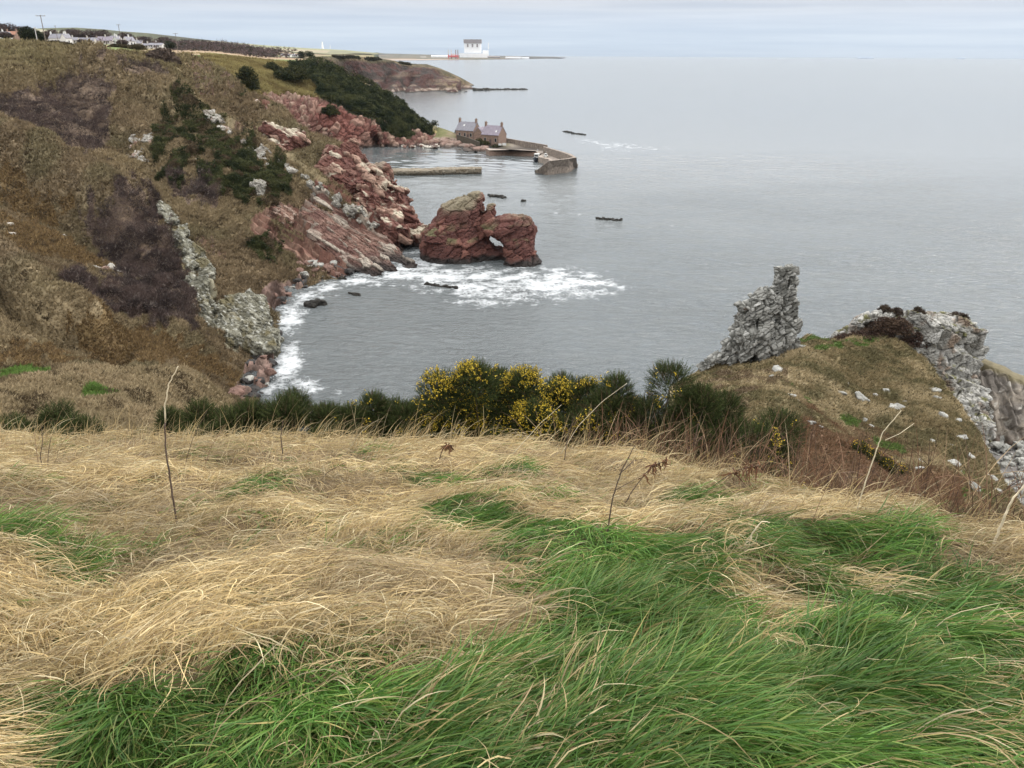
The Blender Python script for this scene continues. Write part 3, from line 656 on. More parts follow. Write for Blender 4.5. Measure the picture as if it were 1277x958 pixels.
outcrop('rock_outcrop', 'broad grey green rock buttress standing at the edge of the surf', [(293, 380), (306, 370), (320, 366), (334, 390), (344, 430), (330, 442), (310, 436), (296, 420)], H, 44, 2.2, (9, 14), c_greygreen, seed=4)
outcrop('rock_outcrop', 'white quartz boulder row capping the dark gorse bank on the hillside', [(258, 155), (264, 153), (290, 170), (288, 174), (266, 163)], H, 12, 1.7, (12, 8), c_white, seed=5)
outcrop('rock_outcrop', 'broken white stone rib descending from the gorse bank', [(298, 176), (306, 176), (322, 188), (345, 206), (372, 226), (368, 230), (340, 212), (312, 194)], H, 24, 1.15, (12, 9), c_white, seed=6)
outcrop('rock_outcrop', 'pale stone rib like a knobbly wall crossing the red slope to the sea', [(372, 226), (380, 229), (404, 246), (430, 266), (455, 283), (474, 297), (470, 301), (446, 286), (420, 268), (396, 250)], H, 46, 1.0, (12, 9), c_grey, seed=7, lift=.4, long=1.5, flat=.9)
outcrop('rock_outcrop', 'pale peach sandstone brow at the top of the bedded red slope', [(336, 262), (360, 260), (366, 272), (350, 276), (338, 270)], H, 14, 2.2, (12, 8), c_peach, seed=8, long=1.6, flat=.6, lift=.1)
outcrop('rock_outcrop', 'pale boulder standing alone on the gorse slope', [(317, 246), (322, 246), (322, 254), (317, 254)], H, 4, 2.2, (4, 6), c_grey, seed=9, flat=1.2, long=.8)
outcrop('rock_outcrop', 'red rock overhang with pale top near the crest of the red headland', [(400, 206), (430, 196), (446, 204), (452, 222), (440, 236), (420, 232), (402, 220)], H, 26, 4.2, (12, 8), c_red, seed=10, cell=(2.6, 2.6, 1.2), amp=.5, lift=.35)
outcrop('rock_outcrop', 'dark red rock band halfway up the headland behind the pale rib', [(335, 178), (352, 168), (378, 172), (372, 186), (346, 192)], H, 20, 3.6, (12, 5), c_red, seed=11, cell=(2.6, 2.6, 1.2), amp=.5)
outcrop('rock_outcrop', 'red and cream cliff at the seaward end of the headland', [(462, 222), (476, 226), (492, 252), (506, 276), (515, 298), (508, 306), (490, 306), (470, 282), (452, 262), (455, 240)], H, 60, 5.0, (9, 14), c_red, seed=12, cell=(3.0, 3.0, 1.3), amp=.7, lift=.2)
outcrop('rock_outcrop', 'scatter of rusty ledges showing through grass below the purple scrub', [(148, 166), (158, 160), (190, 168), (192, 180), (176, 190), (152, 178)], H, 16, 1.5, (10, 3), c_white, seed=13, lift=.0)
outcrop('rock_outcrop', 'low white ledge poking from the slope left of the thorn scrub', [(106, 311), (120, 308), (142, 314), (152, 322), (140, 324), (112, 320)], H, 14, 1.3, (10, 3), c_white, seed=14, lift=.05)
# tilted sandstone slab whose toe runs out into the surf
def slabpt(px, py):
    if px < 478 and py < np.interp(px, *zip(*H_bot)) - 2:
        p = H.sample(np.array([float(px)]), np.array([float(py)]))[0]; v = CAM - p; return p + v / np.linalg.norm(v) * 1.2 + np.array([0, 0, .5])
    return atz(px, py, .5)
def slab(label, pts, thick, seed):
    hl = []
    for (ax, ay), (bx, by), w in pts:
        a, c = slabpt(ax, ay), slabpt(bx, by); d = c - a; side = np.cross(d, (0, 0, 1)); side /= np.linalg.norm(side)
        if side[0] < 0: side = -side
        q = []
        for p_, s_ in ((a, 1), (c, .7)):
            for k in (-1, 1):
                for z in (-thick, .0): q.append(p_ + side * k * w * s_ * .5 + np.array([0, 0, z + (.5 if k > 0 else -.9)]))
        hl.append(np.array(q) + np.random.default_rng(seed).normal(0, .15, (8, 3)))
    me = fuse('rock_slab', hl, .17, 1); V, Nn, ID, I2, e = crag(me, (5.0, 3.0, .7), .3, BED, .25, .1, seed)
    setcol(me, np.clip(c_slab(V, Nn, ID, I2), .01, .8)); return tag(link('rock_slab', me, M_rock), label, 'rock slab')
slab('tilted sandstone slab, outermost, with its dark toe running into white surf', [((398, 250), (440, 284), 5), ((430, 276), (474, 308), 5), ((466, 302), (498, 323), 4.5), ((490, 318), (514, 332), 3)], 4.5, 51)
slab('banded brown sandstone slab lying between the peach slab and the outermost slab', [((380, 262), (430, 300), 4.5), ((420, 292), (462, 322), 4.5), ((455, 316), (490, 336), 3.5)], 3.5, 52)
slab('low brown slab dipping into the surf beside the peach sandstone', [((392, 290), (432, 320), 4), ((425, 315), (470, 341), 3.5)], 3, 53)

# loose stones on the hillside, the cove and the shore
for i in range(26):
    x, y = [(random.uniform(5, 75), random.uniform(262, 322)), (random.uniform(98, 128), random.uniform(205, 224)), (random.uniform(196, 300), random.uniform(196, 240)), (random.uniform(150, 200), random.uniform(160, 190))][i % 4]
    p = H.sample(np.array([x]), np.array([y]))[0]
    stone(CREAM_B, p, random.uniform(.6, 1.5), 'small white stone scattered among the grass of the hillside', 'white stones on the hillside', name='stone')
for i in range(90):
    k = i % 3
    if k == 0: x, y = random.uniform(330, 430), 0; y = np.interp(x, [330, 345, 360, 380, 400, 430], [384, 380, 366, 352, 345, 340]) + random.uniform(-12, 8)
    elif k == 1: y = random.uniform(430, 495); x = np.interp(y, [430, 455, 480, 495], [338, 332, 330, 305]) + random.uniform(-22, 10)
    else: x = random.uniform(372, 442); y = np.interp(x, [372, 400, 442], [340, 335, 342]) + random.uniform(-8, 6)
    p = H.sample(np.array([x]), np.array([y]))[0]; p[2] = max(p[2], -.1)
    low = p[2] < .9
    stone(DARK_B if (low and random.random() < .6) else RED_B if random.random() < .75 else GREY_B, p, random.uniform(.7, 2.4), 'boulder on the rocky shore at the foot of the hillside', 'shore boulders below the hillside')

# ================================================================== THE HARBOUR HEADLAND
C_ctrl = [(440, 190, None, 0), (455, 185, None, 0), (500, 184, None, 0), (548, 184, None, 0), (320, 118, 330), (400, 142, 345), (470, 160, 360), (400, 185, 338), (300, 72, 420), (380, 74, 432), (460, 104, 416), (515, 138, 402), (548, 166, 386),
    (360, 105, 372), (300, 100, 332), (250, 90, 315), (250, 70, 400), (300, 150, 300), (240, 190, 290), (340, 185, 318), (430, 110, 385), (500, 150, 382)]
C_top = [(225, 66), (260, 67), (300, 71), (340, 75), (365, 78), (380, 76), (400, 79), (420, 87), (440, 96), (460, 105), (490, 121), (500, 128), (512, 138), (524, 146), (535, 155), (548, 166), (560, 172)]
C_bot = [(225, 205), (440, 205), (452, 188), (470, 184.5), (500, 184), (530, 184), (560, 185)]
CG = dict(gorse=[[(358, 78), (375, 74), (395, 78), (425, 90), (465, 108), (500, 128), (520, 145), (540, 158), (541, 167), (528, 166), (505, 158), (480, 150), (455, 148), (440, 142), (420, 130), (392, 118), (398, 108), (388, 98), (372, 90)], [(350, 92), (362, 86), (375, 94), (372, 100), (352, 97)], [(470, 152), (500, 156), (520, 168), (505, 172), (478, 163)]],
    red=[[(308, 120), (330, 115), (365, 118), (395, 120), (425, 130), (445, 144), (480, 150), (505, 158), (545, 166), (562, 172), (562, 190), (440, 206), (380, 206), (350, 180), (330, 150)]],
    bright=[[(390, 128), (420, 132), (445, 146), (470, 158), (470, 182), (440, 184), (415, 168), (395, 150)]])
def C_masks(px, py):
    x, y = wob(px, py, 3, 6, 15); m = {}
    for k, ps in CG.items():
        r = np.zeros(px.shape, bool)
        for p in ps: r |= inpoly(x, y, p)
        m[k] = r
    m['red'] &= ~m['gorse']
    return m
def C_rough(s, P, NN, px, py):
    m = C_masks(px, py); rock = m['red'].astype(float)
    for _ in range(3): rock = (rock + np.roll(rock, 1, 0) + np.roll(rock, -1, 0) + np.roll(rock, 1, 1) + np.roll(rock, -1, 1)) / 5
    big = (fbm(P / 22, 4, 521) - .5) * 5 + (fbm(P / 6, 3, 522) - .5) * 1.5
    q = P @ rotm(R(-5), R(30), 0).T
    F1, F2, ID = worley(q / np.array([6, 6, 3.5]), 533); G1, G2, I2 = worley(q / np.array([2.8, 2.8, 1.6]), 535)
    s.rockID = ID; s.rockI2 = I2
    d = big * (1 - .6 * rock) + rock * ((ID - .5) * 1.5 - 1.8 * (1 - np.clip((F2 - F1) / .2, 0, 1)) + (I2 - .5) * 1.8 - .6 * (1 - np.clip((G2 - G1) / .2, 0, 1)))
    cave = np.exp(-(((px - 468) / 4.5) ** 2 + ((py - 178) / 7) ** 2)) * 9 + np.exp(-(((px - 482) / 3) ** 2 + ((py - 182) / 3) ** 2)) * 6
    d *= sstep(0, 10, py - s.T) * .85 + .15
    hd = P - CAM; hd[..., 2] = 0; hd /= np.linalg.norm(hd, axis=-1, keepdims=True)
    return P + NN * d[..., None] * np.array([.7, .7, 1]) + hd * cave[..., None]
C = Sheet(225, 560, C_top, C_bot, C_ctrl, 520, 230, (), C_rough, back=((4, 1), (12, 4), (30, 14), (60, 40)))
def C_col(px, py, P, NN):
    m = C_masks(px, py); n1 = fbm(P / 5, 4, 540); n2 = fbm(P / 2, 3, 541)
    r = mixc((.22, .185, .08), (.15, .115, .05), sstep(.35, .65, n1))
    r = np.where((m['red'])[..., None], mixc(mixc((.14, .066, .052), (.085, .043, .035), n1), (.25, .18, .135), sstep(.55, .95, C.rockI2) * .7), r)
    r = np.where((m['bright'] & m['red'])[..., None], mixc(mixc((.16, .064, .05), (.095, .04, .032), n2), (.24, .15, .115), sstep(.55, .95, C.rockID) * .8), r)
    r = np.where(m['gorse'][..., None], mixc((.026, .03, .016), (.05, .045, .022), n1), r)
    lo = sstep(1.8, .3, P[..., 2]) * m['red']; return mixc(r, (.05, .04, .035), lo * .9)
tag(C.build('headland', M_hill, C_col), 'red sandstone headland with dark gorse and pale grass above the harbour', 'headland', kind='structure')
px, py, P = scatter(C, 160000, 290, 560, 70, 180, lambda a, b_: C_masks(a, b_)['gorse'])
hum = fbm(P / 5.0, 3, 560); P = P.copy(); P[:, 2] += (.4 + 3.0 * sstep(.3, .7, hum)) * rng.random(len(P)) ** .6
Cc = mixc((.018, .025, .012), (.058, .062, .026), sstep(.3, .7, fbm(P / 2.5, 2, 561)))
tag(link('gorse_thicket', tufts('gorse_thicket', P, rng.uniform(.6, 1.1, len(P)), np.full(len(P), .3), Cc, M_gorse, 3, .8, (0, 0, 0), .8, .35), M_gorse), 'dark gorse thicket running along the top of the red harbour cliff', 'gorse', kind='stuff')
px, py, P = scatter(C, 60000, 228, 400, 66, 130); m = C_masks(px, py); ok = ~(m['gorse'] | m['red']); P = P[ok]
Cc = mixc((.24, .20, .085), (.15, .115, .05), sstep(.35, .65, fbm(P / 5, 4, 540)))
tag(link('hill_grass', tufts('hill_grass', P, rng.uniform(.5, 1.2, len(P)), np.full(len(P), .35), Cc, M_twig, 3, .8, (.3, 0, 0), .6, .25), M_twig), 'pale green winter grass on the slope above the red harbour cliff', 'grass', kind='stuff')
def round_bush(px, py, sh, w, h, label, cols=((.02, .026, .012), (.05, .05, .02)), n=900, name='gorse_bush', cat='gorse bush', mat=None, blade=.5, group=None, base=None):
    p0 = base if base is not None else sh.sample(np.array([float(px)]), np.array([float(py)]))[0]
    d = rng.normal(0, 1, (n, 3)); d /= np.linalg.norm(d, axis=1, keepdims=True); d[:, 2] = np.abs(d[:, 2]); rr = rng.random(n) ** .35
    lump = .7 + .6 * fbm(d * 1.7 + px, 2, int(px) + 3)
    Q = d * (rr * lump)[:, None] * np.array([w / 2, w / 2, h]); Q[:, 2] += .1
    cc = mixc(cols[0], cols[1], sstep(.3, .7, fbm(Q / (w * .15) + px, 2, 9)))
    o = empty(name, p0); tag(o, label, cat, group)
    link('crown', tufts('crown', Q, np.full(n, blade), np.full(n, blade * .4), cc, mat or M_gorse, 4, .6, (0, 0, 0), .9, .35), mat or M_gorse, o)
    b_ = MB()
    for k in range(5):
        a_ = k * 1.26 + px; b_.tube([(0, 0, -.3), (math.cos(a_) * w * .12, math.sin(a_) * w * .12, h * .35), (math.cos(a_) * w * .28, math.sin(a_) * w * .28, h * .7)], [w * .03, w * .02, w * .008], 5)
    b_.build('stem', M_bark, o); return o
M_bark = plain('bark', (.07, .052, .04), .9, .3, 6)
round_bush(310, 111, C, 9, 9, 'dark gorse bush in the gully where the hillside meets the pale grass slope', n=1600, blade=.8)
round_bush(340, 91, C, 8, 3.5, 'low round gorse bush alone on the pale grass slope', n=900, blade=.7)
round_bush(344, 96, C, 4, 1.6, 'smallest gorse tuft on the pale grass slope', n=300, blade=.6)
round_bush(362, 102, C, 17, 5.5, 'broad gorse bush at the lower end of the pale grass slope', n=2400, blade=.9)
round_bush(413, 142, C, 8, 4, 'gorse bush growing on the face of the red harbour cliff', n=900, blade=.8)

# ------------------------------------------------------------------ quay land, cottages, pier, breakwater
Q_ctrl = [(540, 185, None, 0), (560, 186.5, None, 0), (600, 190.5, None, 0), (640, 193.5, None, 0), (665, 195, None, 0), (700, 206, None, 0), (570, 166, 386), (632, 176, 375), (690, 186, 350), (548, 160, 392), (600, 173, 377), (616, 180, 368), (650, 184, 357), (570, 176, 371), (540, 176, 375)]
Q_top = [(536, 154), (548, 159), (560, 163), (570, 167), (590, 170), (606, 172), (632, 175.5), (650, 179), (668, 181.5), (684, 184)]
Q_bot = [(536, 186), (560, 187), (600, 191), (610, 191.6), (640, 193.8), (668, 195.5), (684, 197)]
def Q_rough(s, P, NN, px, py):
    d = (fbm(P / 6, 3, 610) - .5) * 1.2; rock = sstep(4, 7, py - s.T) * sstep(628, 606, px) * sstep(170, 174, py)
    F1, F2, ID = worley(P @ rotm(0, R(25), 0).T / np.array([5, 5, 2.2]), 612); s.ID = ID; s.rock = rock
    return P + NN * (d * .4 + rock * ((ID - .5) * 2 - .7 * (1 - np.clip((F2 - F1) / .2, 0, 1))))[..., None] * sstep(0, 5, py - s.T)[..., None]
Q = Sheet(536, 684, Q_top, Q_bot, Q_ctrl, 300, 90, (), Q_rough, back=((3, 1), (8, 3), (14, 8)))
def Q_col(px, py, P, NN):
    n = fbm(P / 4, 4, 620); r = mixc((.105, .105, .042), (.16, .13, .08), sstep(.35, .65, n))
    r = mixc(r, (.27, .23, .185), sstep(628, 640, px)); r = mixc(r, mixc((.29, .235, .195), (.16, .105, .085), sstep(.3, .75, .5 * n + .5 * Q.ID)), Q.rock)
    r = mixc(r, (.055, .045, .038), sstep(1.4, .3, P[..., 2])); return r
tag(Q.build('quay_ground', M_hill, Q_col), 'strip of grass and pink rock along the harbour below the cottages', 'ground', kind='structure')

M_redstone = plain('red_rubble_stone', (.185, .125, .095), .9, .55, 2.2, .5)
M_greystone = plain('grey_rubble_stone', (.17, .138, .112), .9, .6, 1.3, .6)
M_slate = plain('roof_slate', (.17, .165, .185), .75, .35, 1.4, .2)
M_slate2 = plain('violet_slate', (.185, .16, .19), .75, .35, 1.4, .2)
M_glass = plain('dark_window', (.02, .022, .026), .2, .1)
M_white = plain('white_paint', (.52, .52, .50), .7, .1)
M_deck = plain('quay_paving', (.24, .20, .165), .9, .35, 1.2, .3)
M_wet = plain('weedy_stone', (.06, .05, .035), .8, .4, 2)
M_door = plain('door_paint', (.07, .05, .045), .7, .2)
M_tile = plain('clay_tile', (.26, .12, .075), .85, .3, 1.5)
M_render = plain('cream_render', (.36, .345, .31), .85, .15, .8)
M_steel = plain('grey_steel', (.3, .31, .32), .6, .15)
M_pole = plain('pole_timber', (.12, .10, .085), .9, .25, 5)
M_redpaint = plain('red_paint', (.5, .06, .05), .6, .15)
M_orange = plain('orange_plastic', (.6, .14, .05), .5, .1)
M_hull = plain('black_hull_paint', (.03, .035, .045), .5, .15)
M_conc = plain('pale_cladding', (.74, .74, .74), .8, .06, .05)
M_brown = plain('brown_cladding', (.22, .19, .18), .8, .08, .05)
M_rope = plain('mast_metal', (.4, .4, .4), .5, .1)

def house(p, rz, l, w, eave, rise, label, wall, roof, chim=(), wins=(), doors=(), name='house', cat='house', group=None, hip=False, skylights=()):
    """a gabled house: ridge along local x; wins / doors on the front (-y): (x, z, width, height)"""
    o = empty(name, p, rz); tag(o, label, cat, group)
    b_ = MB(); x, y = l / 2, w / 2; prof = [(-y, -1.5), (y, -1.5), (y, eave), (0, eave + rise), (-y, eave)]
    b_.loft([[(-x, a, z) for a, z in prof], [(x, a, z) for a, z in prof]]); wl = b_.build('wall', wall, o)
    r_ = MB(); ov = .25; th = .18
    for s_ in (-1, 1):
        ey = s_ * (y + ov); ez = eave - ov * rise / y
        a = [(ey, ez), (0, eave + rise), (0, eave + rise + th * 1.3), (ey, ez + th)]
        a = [(q[0], q[1] + .02) for q in a]
        r_.loft([[(-x - .12, q[0], q[1]) for q in a], [(x + .12, q[0], q[1]) for q in a]])
    rf = r_.build('roof', roof, o)
    for cx in chim:
        c_ = MB(); c_.box((cx, 0, eave + rise + .45), (.75, 1.0, 1.9)); c_.box((cx, 0, eave + rise + 1.45), (.9, 1.15, .16)); c_.tube([(cx, .22, eave + rise + 1.5), (cx, .22, eave + rise + 1.95)], .15, 6); c_.tube([(cx, -.22, eave + rise + 1.5), (cx, -.22, eave + rise + 1.95)], .15, 6)
        c_.build('chimney', wall, rf)
    for sx_, u in skylights:
        k = MB(); k.box((0, 0, 0), (.7, .9, .1)); sk = k.build('skylight', M_white, rf); sk.location = (sx_, -y * (1 - u), eave + rise * u + .24); sk.rotation_euler = (math.atan2(rise, y), 0, 0)
    for (wx, wz, ww, wh) in wins:
        f_ = MB(); f_.box((wx, -y - .02, wz), (ww + .2, .1, wh + .2)); fr_ = f_.build('window', M_render if wall is not M_white else M_slate, o)
        g_ = MB(); g_.box((wx, -y - .05, wz), (ww, .1, wh)); g_.build('pane', M_glass, fr_)
    for (wx, wz, ww, wh) in doors:
        f_ = MB(); f_.box((wx, -y - .04, wz), (ww, .12, wh)); f_.build('door', M_door, o)
    return o
pa = at(584, 172.5, 377); pb = at(616, 179.5, 368.5)
house((pa[0], pa[1], pa[2] + .0), R(-30), 9.6, 6.2, 3.7, 3.3, 'red stone cottage with grey slate roof and two chimneys, set back from the pier', M_redstone, M_slate, (-4.4, 4.4), [(-2.6, 1.8, .9, 1.4), (.2, 1.8, .9, 1.4), (3.4, 1.8, .9, 1.4)], [(1.8, 1.0, 1, 2.0)], 'cottage', 'cottage', 'harbour cottages', skylights=((-1.2, .55),))
house((pb[0], pb[1], pb[2]), R(-32), 9.2, 6.4, 4.2, 3.5, 'red stone cottage with violet slate roof standing nearest the pier', M_redstone, M_slate2, (-4.2, 4.2), [(-2.6, 2.0, .9, 1.5), (3.0, 2.0, .9, 1.5)], [(.2, 1.1, 1, 2.2)], 'cottage', 'cottage', 'harbour cottages', skylights=((2.6, .35),))
pc = at(600, 174.5, 372)
house((pc[0], pc[1], pc[2]), R(58), 4.6, 4.6, 3.2, 2.2, 'small slate roofed link building between the two red stone cottages', M_redstone, M_slate2, (), [], [], 'outhouse', 'outhouse')
# garden walls and shrubs in front of the cottages
def wall_run(pts, h, th, name, label, mat, cat='wall'):
    b_ = MB()
    for a, c in zip(pts[:-1], pts[1:]):
        a = np.array(a); c = np.array(c); d = c - a; ln = np.hypot(d[0], d[1]); n_ = np.array([-d[1], d[0], 0]) / ln * th / 2
        b_.loft([[a - n_ - (0, 0, 1.5), a + n_ - (0, 0, 1.5), a + n_ * .85 + (0, 0, h), a - n_ * .85 + (0, 0, h)], [c - n_ - (0, 0, 1.5), c + n_ - (0, 0, 1.5), c + n_ * .85 + (0, 0, h), c - n_ * .85 + (0, 0, h)]])
    return tag(b_.build(name, mat), label, cat)
wall_run([at(570, 171.5, 372), at(585, 176, 365), at(598, 181, 360)], 1.3, .5, 'garden_wall', 'low dark garden wall in front of the cottage set back from the pier', M_wet)
wall_run([at(631, 178, 372), at(650, 181.5, 362), at(668, 184.5, 354), at(682, 187, 348)], 2.0, .9, 'sea_wall', 'rough stone sea wall running from the cottage gable to the pier', M_greystone)
for (x, y, Y_, w_, h_, lab) in [(598, 179, 364, 4, 2.2, 'dark shrub below the link building'), (605, 181, 362, 5, 1.8, 'dark shrub at the corner of the violet roofed cottage'), (620, 184, 360, 6, 1.2, 'low dark hedge bush under the cottage nearest the pier'), (571, 166, 385, 3, 2, 'small dark shrub behind the grey roofed cottage'), (541, 157, 392, 5, 2.5, 'dark bush on the brow above the quay grass')]:
    round_bush(x, y, None, w_, h_, lab, n=260, blade=.5, base=at(x, y, Y_), name='shrub', cat='shrub')
# quay front wall and the pier
def prism(b_, foot, z0, z1):
    b_.loft([[(p[0], p[1], z0) for p in foot], [(p[0], p[1], z1) for p in foot]]); return b_
qa = [atz(606, 191.5, 0), atz(640, 193.9, 0), atz(668, 195.6, 0), atz(672, 199, 0), atz(684, 196, 0), atz(684, 189, 2.1), atz(650, 186.6, 2.1), atz(610, 187.6, 2.1)]
qo = empty('quay', qa[1]); tag(qo, 'low red stone quay below the cottages with an apron of paving', 'quay'); qa = [q - qa[1] for q in qa]
b_ = MB(); prism(b_, qa, -2, 2.0); b_.build('wall', M_redstone, qo)
b_ = MB(); prism(b_, [q * 1.0 + (0, .05, 0) for q in qa], 2.004, 2.12); b_.build('paving', M_deck, qo)
pier = empty('pier', atz(690, 205, 0)); tag(pier, 'bent stone harbour pier with high sea wall ending at the harbour mouth', 'pier')
pl0 = np.array(pier.location)
def zz(px_, py_, z): return atz(px_, py_, z) - pl0
W = [zz(678, 182.5, 4.6), zz(700, 188.5, 4.8), zz(712, 192, 4.9), zz(719, 196.5, 4.9), zz(709, 198.2, 4.9), zz(684, 201, 4.9), zz(668, 213.6, .6)]
foot = [zz(680, 190, 0), zz(704, 197, 0), zz(716, 202, 0), zz(720.5, 207.5, 0), zz(710, 213.5, 0), zz(684, 217.6, 0), zz(667, 215.2, 0)]
inner = [zz(672, 197, 0), zz(690, 200, 0), zz(696, 202.5, 0), zz(700, 204.5, 0), zz(697, 206.5, 0), zz(684, 207.5, 0), zz(671, 212.5, 0)]
b_ = MB()
secs = []
for w_, f_, i_ in zip(W, foot, inner):
    d = i_[:2] - f_[:2]; d = d / np.linalg.norm(d); t_ = np.array([w_[0] + d[0] * 1.6, w_[1] + d[1] * 1.6, w_[2]])
    bi = np.array([t_[0] + d[0] * .4, t_[1] + d[1] * .4, -2.0])
    secs.append([(f_[0], f_[1], -2.0), tuple(w_), tuple(t_), tuple(bi)])
b_.loft(secs); b_.build('sea_wall', M_greystone, pier)
b_ = MB(); prism(b_, [zz(671, 196, 2) * (1, 1, 0), zz(682, 188, 2) * (1, 1, 0), zz(700, 194, 2) * (1, 1, 0), zz(712, 200, 2) * (1, 1, 0), zz(706, 206, 2) * (1, 1, 0), zz(690, 205, 2) * (1, 1, 0), zz(684, 199, 2) * (1, 1, 0)], -2, 2.1); b_.build('deck', M_deck, pier)
b_ = MB(); secs = []
for f_ in foot[2:]:
    c_ = np.array([zz(693, 205, 0)[0], zz(693, 205, 0)[1], 0]); d = (f_ - c_) / np.linalg.norm(f_ - c_); secs.append([(f_[0] + d[0] * .12, f_[1] + d[1] * .12, -1), (f_[0] + d[0] * .05, f_[1] + d[1] * .05, .8), (f_[0] - d[0] * 1.5, f_[1] - d[1] * 1.5, .8), (f_[0] - d[0] * 1.5, f_[1] - d[1] * 1.5, -1)])
b_.loft(secs); b_.build('weed_band', M_wet, pier)
bk = [atz(462, 219.5, 0), atz(540, 218.8, 0), atz(600, 217, 0), atz(601, 214.5, 0), atz(540, 215.5, 0), atz(462, 216, 0)]
me = fuse('breakwater', [np.array([(p[0], p[1], z) for p in q for z in (-2, 1.6 + dz)]) for q, dz in (([bk[0], bk[1], bk[4], bk[5]], 0), ([bk[1], bk[2], bk[3], bk[4]], .25))], .3, 1)
V, Nn, ID, I2, e = crag(me, (1.4, 1.4, .8), .12, np.eye(3), .15, .12, 5)
setcol(me, mixc(mixc((.13, .105, .075), (.20, .175, .135), ID), (.045, .038, .028), sstep(1.0, .3, V[:, 2])))
tag(link('breakwater', me, M_rock), 'low weedy stone breakwater lying across the harbour water', 'breakwater')
# fishing boats
def boat(p, rz, s, label, hull, cabinm):
    o = empty('fishing_boat', p, rz); tag(o, label, 'boat', 'boats moored by the pier')
    b_ = MB(); secs = []
    for x, w_, k, h in [(-4, 1.25, -.3, 1.1), (-2, 1.5, -.45, 1.0), (0, 1.55, -.5, 1.0), (2, 1.25, -.45, 1.25), (3.4, .6, -.3, 1.6), (4.1, .06, .1, 1.9)]:
        secs.append([(x * s, -w_ * s, h * s), (x * s, -w_ * .8 * s, .2 * s), (x * s, 0, k * s), (x * s, w_ * .8 * s, .2 * s), (x * s, w_ * s, h * s)])
    b_.loft(secs); b_.build('hull', hull, o)
    c_ = MB(); c_.box((.8 * s, 0, 1.7 * s), (1.9 * s, 1.6 * s, 1.7 * s), 0, .1 * s); c_.box((.8 * s, 0, 2.62 * s), (2.2 * s, 1.9 * s, .14 * s)); cb = c_.build('cabin', cabinm, o)
    g_ = MB(); g_.box((1.78 * s, 0, 2.05 * s), (.06 * s, 1.2 * s, .55 * s)); g_.box((.9 * s, -.83 * s, 2.05 * s), (1.0 * s, .06 * s, .5 * s)); g_.build('window', M_glass, cb)
    m_ = MB(); m_.tube([(-.2 * s, 0, 1 * s), (-.2 * s, 0, 4.6 * s)], [.07 * s, .04 * s]); m_.tube([(-.2 * s, -.5 * s, 3.9 * s), (-.2 * s, .5 * s, 3.9 * s)], .04 * s); m_.build('mast', M_rope, o)
    r_ = MB(); r_.tube([(-3.9 * s, -1.2 * s, 1.1 * s), (-2 * s, -1.5 * s, 1.05 * s), (0, -1.56 * s, 1.05 * s), (2 * s, -1.27 * s, 1.3 * s), (3.4 * s, -.62 * s, 1.65 * s), (4.1 * s, 0, 1.95 * s), (3.4 * s, .62 * s, 1.65 * s), (2 * s, 1.27 * s, 1.3 * s), (0, 1.56 * s, 1.05 * s), (-2 * s, 1.5 * s, 1.05 * s), (-3.9 * s, 1.2 * s, 1.1 * s)], .08 * s); r_.build('rail', M_white, o)
boat(atz(670, 200.5, 0), R(-105), 1.0, 'black hulled fishing boat with white cabin moored inside the pier', M_hull, M_white)
boat(atz(680.5, 203, 0) + (0, 0, 2.1), R(-95), .5, 'small white boat drawn up on the pier deck', M_white, M_white)
for i, x in enumerate([628, 631, 634, 637]):
    p = atz(x, 192.6 + i * .2, 0); b_ = MB(); bmesh.ops.create_uvsphere(b_.bm, u_segments=10, v_segments=8, radius=.42); bmesh.ops.create_cone(b_.bm, cap_ends=True, segments=8, radius1=.14, radius2=.1, depth=.4, matrix=Matrix.Translation((0, 0, .5)))
    ob = b_.build('mooring_buoy', M_orange if i % 2 else M_white, None, True); ob.location = (p[0], p[1], .1); tag(ob, ('orange' if i % 2 else 'white') + ' mooring buoy floating in a row by the quay wall', 'buoy', ('orange' if i % 2 else 'white') + ' buoys by the quay')
def crate(p, s, label, mat):
    b_ = MB(); b_.box((0, 0, s * .05), (s * 1.5, s, s * .1)); 
    for d in (-1, 1): b_.box((0, d * s * .47, s * .45), (s * 1.5, s * .07, s * .75)); b_.box((d * s * .71, 0, s * .45), (s * .07, s * .86, s * .75))
    o = b_.build('fish_crate', mat); o.location = p; tag(o, label, 'crate')
crate(at(623.5, 182, 358) + (0, 0, .2), .9, 'white fish crate by the door side of the violet roofed cottage', M_white)
crate(at(629, 182, 357) + (0, 0, .2), 1.1, 'larger white fish crate below the cottage gable', M_white)
b_ = MB(); p = at(545.5, 159, 391); b_.tube([(0, 0, -.3), (0, 0, 1.1)], .06); b_.box((0, 0, 1.5), (.9, .06, .9)); o = b_.build('path_sign', M_white); o.location = p; tag(o, 'small white notice board on the path above the quay', 'sign')

# stones at the foot of the harbour cliff
for i in range(36):
    x = random.uniform(500, 548); p = atz(x, 183.5 + random.uniform(-3, .5), .3)
    stone(CREAM_B if random.random() < .7 else RED_B, p, random.uniform(1, 2.6), 'pale boulder at the foot of the red harbour cliff', 'boulders below the harbour cliff')

